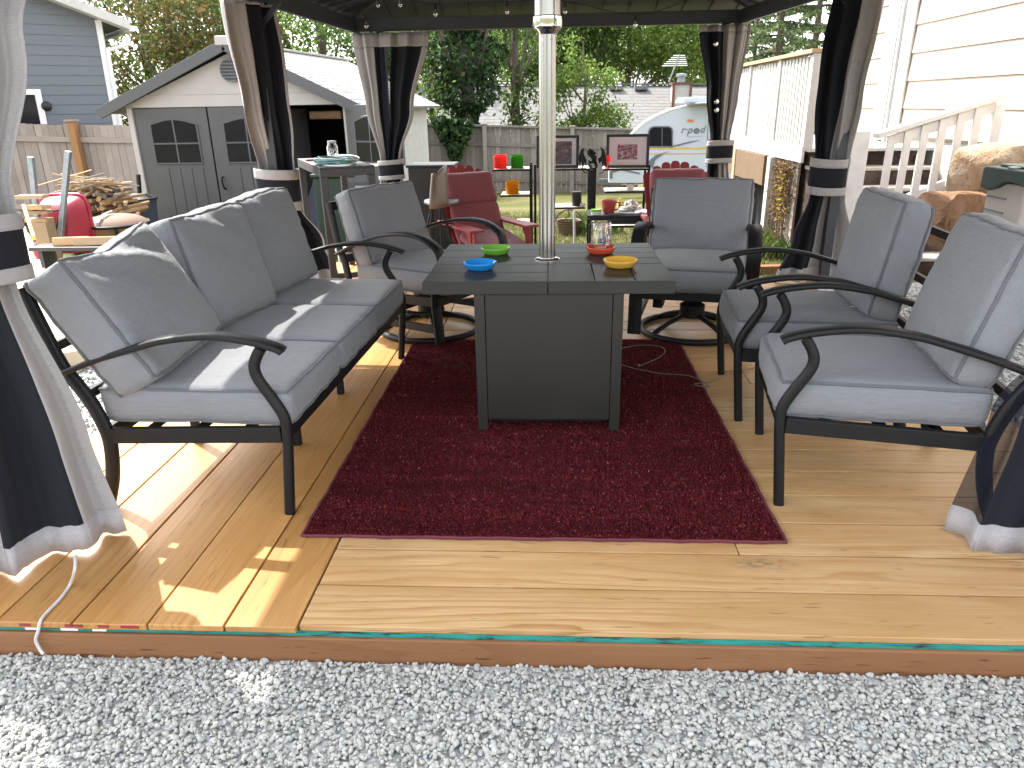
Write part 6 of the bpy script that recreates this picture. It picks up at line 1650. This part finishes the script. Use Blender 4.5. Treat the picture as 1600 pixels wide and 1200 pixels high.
# row of pale paving blocks running to the left fence
pv = thing('paver_border', 'row of sunlit pale paving blocks along the gravel edge on the left', 'border')
a = atZ(6, 295, -.02); b = atZ(90, 560, -.02); L = (b-a).length; d = (b-a).normalized(); sd_ = Vector((-d.y, d.x, 0))
pv.location = ((a+b)/2).x, ((a+b)/2).y, ground(b.x, b.y)
nbk = int(L/.36)
for i in range(nbk):
    c = a+d*(L*(i+.5)/nbk)-sd_*.0; zg = ground(c.x, c.y)
    c = Vector((c.x, c.y, zg+.05)); lf_ = rnd.uniform(-.01,.01)
    MB().obox(c+sd_*lf_, d*(L/nbk/2-.006), sd_*.15, (0,0,.065+rnd.uniform(-.006,.006))).build('paver', M['paver'], pv, world=True, bevel=.008)
# landscape timber and edging past the right rear corner
e0 = atZ(1120, 408, -.15); e1 = atZ(1262, 404, -.15)
ed = MB().beam((e0.x, e0.y, ground(e0.x, e0.y)+.03), (e1.x, e1.y, ground(e1.x, e1.y)+.03), .10, .10).build('garden_edging', M['joist'], bevel=.01)
tag(ed, 'brown timber edging between the lawn and the gravel behind the deck', 'edging')
tr_ = MB().obox((1.62, 4.33, ground(1.6, 4.3)+.03), Vector((.30, .06, 0)), Vector((-.02, .09, 0)), (0,0,.02)).build('loose_board', M['log'], bevel=.004)
tag(tr_, 'short pale board lying on the gravel behind the deck', 'board')

# ================================================================== PLANTS
def weeds(label, x, y, n, rad, hgt, mat='weed'):
    def cf(k):
        a = nr.uniform(0, 6.283, k); r = rad*np.sqrt(nr.rand(k)); return np.stack([x+r*np.cos(a), y+r*np.sin(a), np.full(k, ground(x, y))], 1)
    c = cf(n); h = hgt*nr.uniform(.5, 1.2, n); a = nr.uniform(0, 6.283, n); ln = nr.normal(0, .45, (n, 2))*h[:, None]; w = nr.uniform(.008, .02, n)
    z = np.zeros(n); dx = np.stack([np.cos(a)*w, np.sin(a)*w, z], 1)
    mid = c+np.stack([ln[:, 0]*.4, ln[:, 1]*.4, h*.6], 1); tip = c+np.stack([ln[:, 0], ln[:, 1], h], 1)
    V = np.stack([c-dx*.5, c+dx*.5, mid+dx, tip, mid-dx], 1).reshape(-1, 3); b = np.arange(n)*5
    Fa = np.concatenate([np.stack([b, b+1, b+2], 1), np.stack([b, b+2, b+4], 1), np.stack([b+4, b+2, b+3], 1)])
    t = thing('weed_clump', label, 'weeds', (x, y, ground(x, y)), group='weeds along the porch')
    V[:, 0] -= x; V[:, 1] -= y; V[:, 2] -= ground(x, y)
    o = bulk('leaves', V, Fa, M[mat], t); o['kind'] = 'stuff'; return t
p = atY(1222, 350, 7.2); weeds('leafy weeds at the foot of the white porch post', 2.62, 7.35, 260, .28, .26)
weeds('leafy weeds growing under the mossy skirting boards', 2.55, 6.75, 260, .26, .22)
weeds('weeds beside the wicker basket', .6, 9.8, 220, .5, .3)
# ivy on the back fence and on the tree behind
iv = thing('ivy', 'dark ivy spilling over the back fence in a tapering tongue', 'ivy', (atY(708, 230, 20.5).x, 20.6, ground(-2.9, 20.6)))
def ivc(n):
    v = 188+62*nr.rand(n)**1.3; hw = np.interp(v, [188, 200, 215, 235, 250], [30, 30, 24, 10, 8]); u = 708+hw*nr.uniform(-1, 1, n)-np.interp(v, [188, 250], [0, -4]); out = []
    for a, b in zip(u, v): q = atY(a, b, 20.55+nr.uniform(-.28, .2)); out.append(tuple(q))
    return np.array(out)
leaves('foliage', iv, M['leaf_dark'], 1500, ivc, .17, iv.location, aspect=.8)
def tree(label, x, y, h, crown, n, leaf, mat, trunk=.16, clumps=60, spread=.42, limbs=9, lean=(0,0), seed=0, category='tree', name='tree', holes=.0, lo=.0):
    """crown: list of (dx, dy, z, rx, ry, rz) ellipsoids"""
    rs = np.random.RandomState(seed+100); r = random.Random(seed)
    zg = ground(x, y); t = thing(name, label, category, (x, y, zg))
    top = Vector((lean[0], lean[1], h*.86))
    pts = [Vector((lean[0]*(i/7)**1.4+.05*math.sin(i*1.3+seed), lean[1]*(i/7)**1.4, -.1+(h*.86+.1)*i/7)) for i in range(8)]
    trk = MB().tube(spline(pts, 3), [trunk*(1-.78*i/21) for i in range(22)], 9).build('trunk', M['bark'], t, smooth=True)
    cl = []
    wts = np.array([c[3]*c[4]*c[5] for c in crown]); wts = wts/wts.sum()
    for _ in range(clumps):
        k = rs.choice(len(crown), p=wts); dx, dy, z, rx, ry, rz = crown[k]
        d = rs.normal(size=3); d /= np.linalg.norm(d); q = rs.uniform(.45, 1.0)**.6
        cl.append((dx+d[0]*rx*q, dy+d[1]*ry*q, z+d[2]*rz*q))
    cl = np.array(cl)
    for i in range(limbs):
        c = Vector(cl[i*len(cl)//limbs]); f = min(.92, max(.2, (c.z-.25*h)/h)); b = pts[0].lerp(pts[-1], f)
        m_ = (b+c)/2+Vector((r.uniform(-.1,.1), 0, -.08*h*r.random()))
        MB().tube(spline([b, m_, c], 5), [trunk*.34*(1-.8*k/10) for k in range(11)], 6).build('limb', M['bark'], t, smooth=True)
    cs = cl[rs.randint(0, len(cl), n)]; sc = np.array([np.mean([c[3] for c in crown])])*spread
    P_ = cs+rs.normal(0, 1, (n, 3))*np.array([1, 1, .62])*sc*.55
    P_[:, 2] = np.maximum(P_[:, 2], lo+.1*rs.rand(n))
    V, Fa = leafcloud(n, lambda k: P_, leaf)
    o = bulk('crown', V, Fa, mat, t); o['kind'] = 'stuff'
    return t
def T(u, v, y): return atY(u, v, y)
# rusty tree between the blue house and the shed
p = T(265, 60, 19); tree('rusty leaved tree between the blue house and the shed', p.x, 19, 6.2, [(0, 0, 3.2, 2.0, 1.8, 2.3), (-.6, 0, 1.9, 1.8, 1.6, 1.3), (1.2, 0, 4.2, 1.6, 1.5, 1.6)], 15000, .13, M['leaf_orange'], .17, 130, .33, 12, seed=1)
p = T(215, 20, 24); tree('tall green tree rising behind the rusty one', p.x, 24, 9.5, [(0, 0, 6.2, 2.6, 2, 3.2), (1.8, 0, 5.2, 2.2, 2, 2.6)], 10000, .18, M['leaf_mid'], .22, 120, .3, 10, seed=2)
p = T(500, 60, 21); tree('dense green tree over the shed roof', p.x, 21, 7.6, [(0, 0, 4.6, 2.6, 2.0, 2.4), (-1.9, 0, 4.0, 2.2, 1.8, 2.0), (1.4, 0, 3.3, 1.6, 1.6, 1.8)], 13000, .14, M['leaf_mid'], .22, 110, .32, 10, seed=3)
p = T(340, 30, 27); tree('pale green tree high behind the shed gable', p.x, 27, 8.6, [(0, 0, 5.8, 2.4, 2, 2.6), (1.8, 0, 4.6, 2.0, 2, 2.4)], 9000, .18, M['leaf_light'], .2, 110, .3, 8, seed=4)
# ivy covered trunk
p = T(728, 130, 23.2); ivt = tree('thick trunked tree wrapped in dark ivy behind the back fence', p.x, 23.2, 8.6, [(.0, 0, 5.6, 1.6, 1.2, 1.0), (-1.4, 0, 4.5, .9, .8, .8), (1.5, 0, 5.4, 1.0, .8, .6)], 3600, .15, M['leaf_dark'], .34, 50, .4, 9, seed=5, name='ivy_tree')
def trunk_ivy(n):
    z = nr.uniform(.8, 5.4, n); a = nr.uniform(0, 6.283, n); rr = (.62+.22*np.sin(z*2.1)+.18*np.sin(z*4.7+1))*nr.uniform(.55, 1.25, n)
    return np.stack([rr*np.cos(a)*1.25, rr*np.sin(a), z], 1)
leaves('ivy', ivt, M['leaf_dark'], 5200, trunk_ivy, .16, (0,0,0), aspect=.8)
p = T(672, 120, 25); tree('slender tree with loose hanging leaves left of the ivy trunk', p.x, 25, 7.2, [(0, 0, 3.9, 1.2, 1, 2.4), (.3, 0, 2.4, 1.0, 1, 1.3)], 3200, .15, M['leaf_mid'], .10, 60, .42, 8, seed=6)
p = T(806, 120, 24); thn = tree('straight grey trunk with thin ivy beside the ivy tree', p.x, 24, 9.0, [(.2, 0, 5.4, 1.2, 1, .9), (.5, 0, 2.6, .9, .8, 1.0)], 1500, .15, M['leaf_mid'], .20, 40, .4, 8, seed=7)
leaves('ivy', thn, M['leaf_mid'], 700, lambda n: np.stack([nr.normal(0, .28, n), nr.normal(-.1, .2, n), .4+3.4*nr.rand(n)**1.2], 1), .15, (0,0,0), aspect=.8)
p = T(912, 150, 22.6); tree('bright green bushy sapling leaning over the back fence', p.x, 22.6, 5.0, [(0, 0, 2.6, 1.25, .9, 1.2), (.3, 0, 1.6, 1.2, .9, .8), (-.5, 0, 3.6, .9, .8, .9)], 6000, .13, M['leaf_light'], .09, 70, .34, 10, seed=8)
p = T(985, 80, 40); tree('big leafy tree behind the ridge of the far house', p.x, 41, 11.5, [(0, 0, 7.4, 3.2, 2.5, 2.6), (3, 0, 6.4, 2.8, 2.5, 2.4), (-3.2, 0, 6.8, 2.6, 2.5, 2.6)], 20000, .22, M['leaf_light'], .26, 200, .34, 10, seed=9)
p = T(905, 70, 38); tree('dark green tree standing left of the steel pole', p.x, 39, 11.0, [(0, 0, 7.0, 2.4, 2, 2.8), (-2.4, 0, 6.2, 2.0, 2, 2.2)], 13000, .21, M['leaf_mid'], .24, 150, .36, 10, seed=10)
p = T(1100, 90, 46); tree('mid green tree above the white trailer', p.x, 46, 12.5, [(0, 0, 8.0, 3.4, 3, 3.2), (-2, 0, 6.2, 2.6, 3, 2.0)], 15000, .24, M['leaf_mid'], .3, 170, .34, 10, seed=11)
p = T(1085, 132, 39); tree('low yellow green shrub beside the chimney', p.x+.4, 38.5, 4.8, [(0, 0, 3.4, 1.1, 1, 1.0)], 1500, .2, M['leaf_light'], .1, 30, .4, 6, seed=12, category='shrub', name='shrub')
p = T(620, 80, 36); tree('pale tree far behind the back left curtain', p.x, 37, 11, [(0, 0, 7.0, 3.0, 2.5, 3.0), (2.6, 0, 5.2, 2.2, 2, 2.2)], 12000, .22, M['leaf_mid'], .25, 150, .34, 9, seed=13)
p = T(860, 95, 50); tree('tall light green tree furthest back, seen beside the steel pole', p.x, 50, 13.5, [(0, 0, 8.4, 4.2, 3, 3.8), (-4, 0, 7.0, 3.2, 3, 3.0), (3.6, 0, 7.4, 3.0, 3, 3.2)], 17000, .26, M['leaf_light'], .3, 200, .36, 9, seed=14)
p = T(745, 100, 48); tree('broad mid green tree furthest back, behind the ivy trunk', p.x, 48, 12.5, [(0, 0, 7.4, 3.6, 3, 3.2), (-3, 0, 6.4, 3.0, 3, 2.6)], 9000, .25, M['leaf_mid'], .3, 120, .34, 9, seed=15)
# firs on the right
def fir(label, x, y, h, w, seed, base=.1):
    r = random.Random(seed); zg = ground(x, y); t = thing('fir_tree', label, 'fir tree', (x, y, zg), group='fir trees above the porch')
    MB().tube([(0, 0, -.1), (.05, 0, h*.5), (0, 0, h)], [.15, .10, .02], 8).build('trunk', M['bark'], t, smooth=True)
    C = []; bm_ = MB()
    z = h*base
    while z < h*.98:
        L = w*(1-z/h)**.8*r.uniform(.75, 1.1)+.1; k = 5
        a0 = r.uniform(0, 6.28)
        for q in range(k):
            a = a0+q*6.283/k+r.uniform(-.25, .25); LL = L*r.uniform(.7, 1.1)
            pts = [Vector((math.cos(a)*LL*f, math.sin(a)*LL*f, z+LL*(.10*f-.34*f*f)+(.10*LL if f > .9 else 0))) for f in (0, .35, .7, 1)]
            bm_.tube(pts, [.03, .022, .014, .006], 4)
            for f in np.linspace(.18, 1, max(4, int(LL*9))):
                i = min(2, int(f*3)); b_ = pts[i].lerp(pts[i+1], f*3-i) if f < 1 else pts[3]
                for s in (-1, 1):
                    tip = b_+Vector((math.cos(a+s*.95), math.sin(a+s*.95), -.42))*(.30*(1.15-f*.6)*r.uniform(.7,1.2))
                    for g_ in np.linspace(.15, 1, 4): C.append(tuple(b_.lerp(tip, g_)+Vector((0, 0, -.06*g_))))
        z += h*.052*r.uniform(.8, 1.2)
    bm_.build('branches', M['bark'], t)['kind'] = 'stuff'
    C = np.array(C); n = len(C)
    V, Fa = leafcloud(n, lambda k: C, .20, aspect=.42)
    bulk('needles', V, Fa, M['needle'], t)['kind'] = 'stuff'
    return t
p = T(1216, 60, 24); fir('tall fir with drooping boughs just right of the back right curtain', p.x, 24, 9.0, 2.3, 1)
p = T(1275, 40, 27); fir('taller fir partly behind the right middle curtain', p.x, 27, 11.0, 2.5, 2)
p = T(1178, 80, 34); fir('smaller far fir at the left of the pair', p.x, 34, 8.6, 2.0, 3)
# grass of the lawn
ng = 90000
gx = nr.uniform(-4.5, 5.0, ng); gy = 4.35+9.5*nr.rand(ng)**1.25
keep = np.array([not (-2.1 < a < 2.05 and b < 5.02) and not (a < -1.9 and b < 6.0) and not (a > 1.2 and b < 5.35) and (noise.noise(Vector((a*.9, b*.9, 0))) > -.35 or rnd.random() < .35) for a, b in zip(gx, gy)])
gx, gy = gx[keep], gy[keep]; n = len(gx)
gz_ = np.array([ground(a, b) for a, b in zip(gx, gy)]); hh = nr.uniform(.02, .075, n); a = nr.uniform(0, 6.283, n); w = nr.uniform(.003, .007, n); ln = nr.normal(0, .03, (n, 2))
base = np.stack([gx, gy, gz_], 1); dx = np.stack([np.cos(a)*w, np.sin(a)*w, np.zeros(n)], 1); tip = base+np.stack([ln[:, 0], ln[:, 1], hh], 1)
V = np.stack([base-dx, base+dx, tip], 1).reshape(-1, 3)
tag(bulk('grass', V, np.arange(3*n).reshape(-1, 3), M['blade']), 'short dry grass of the lawn behind the deck', kind='stuff')
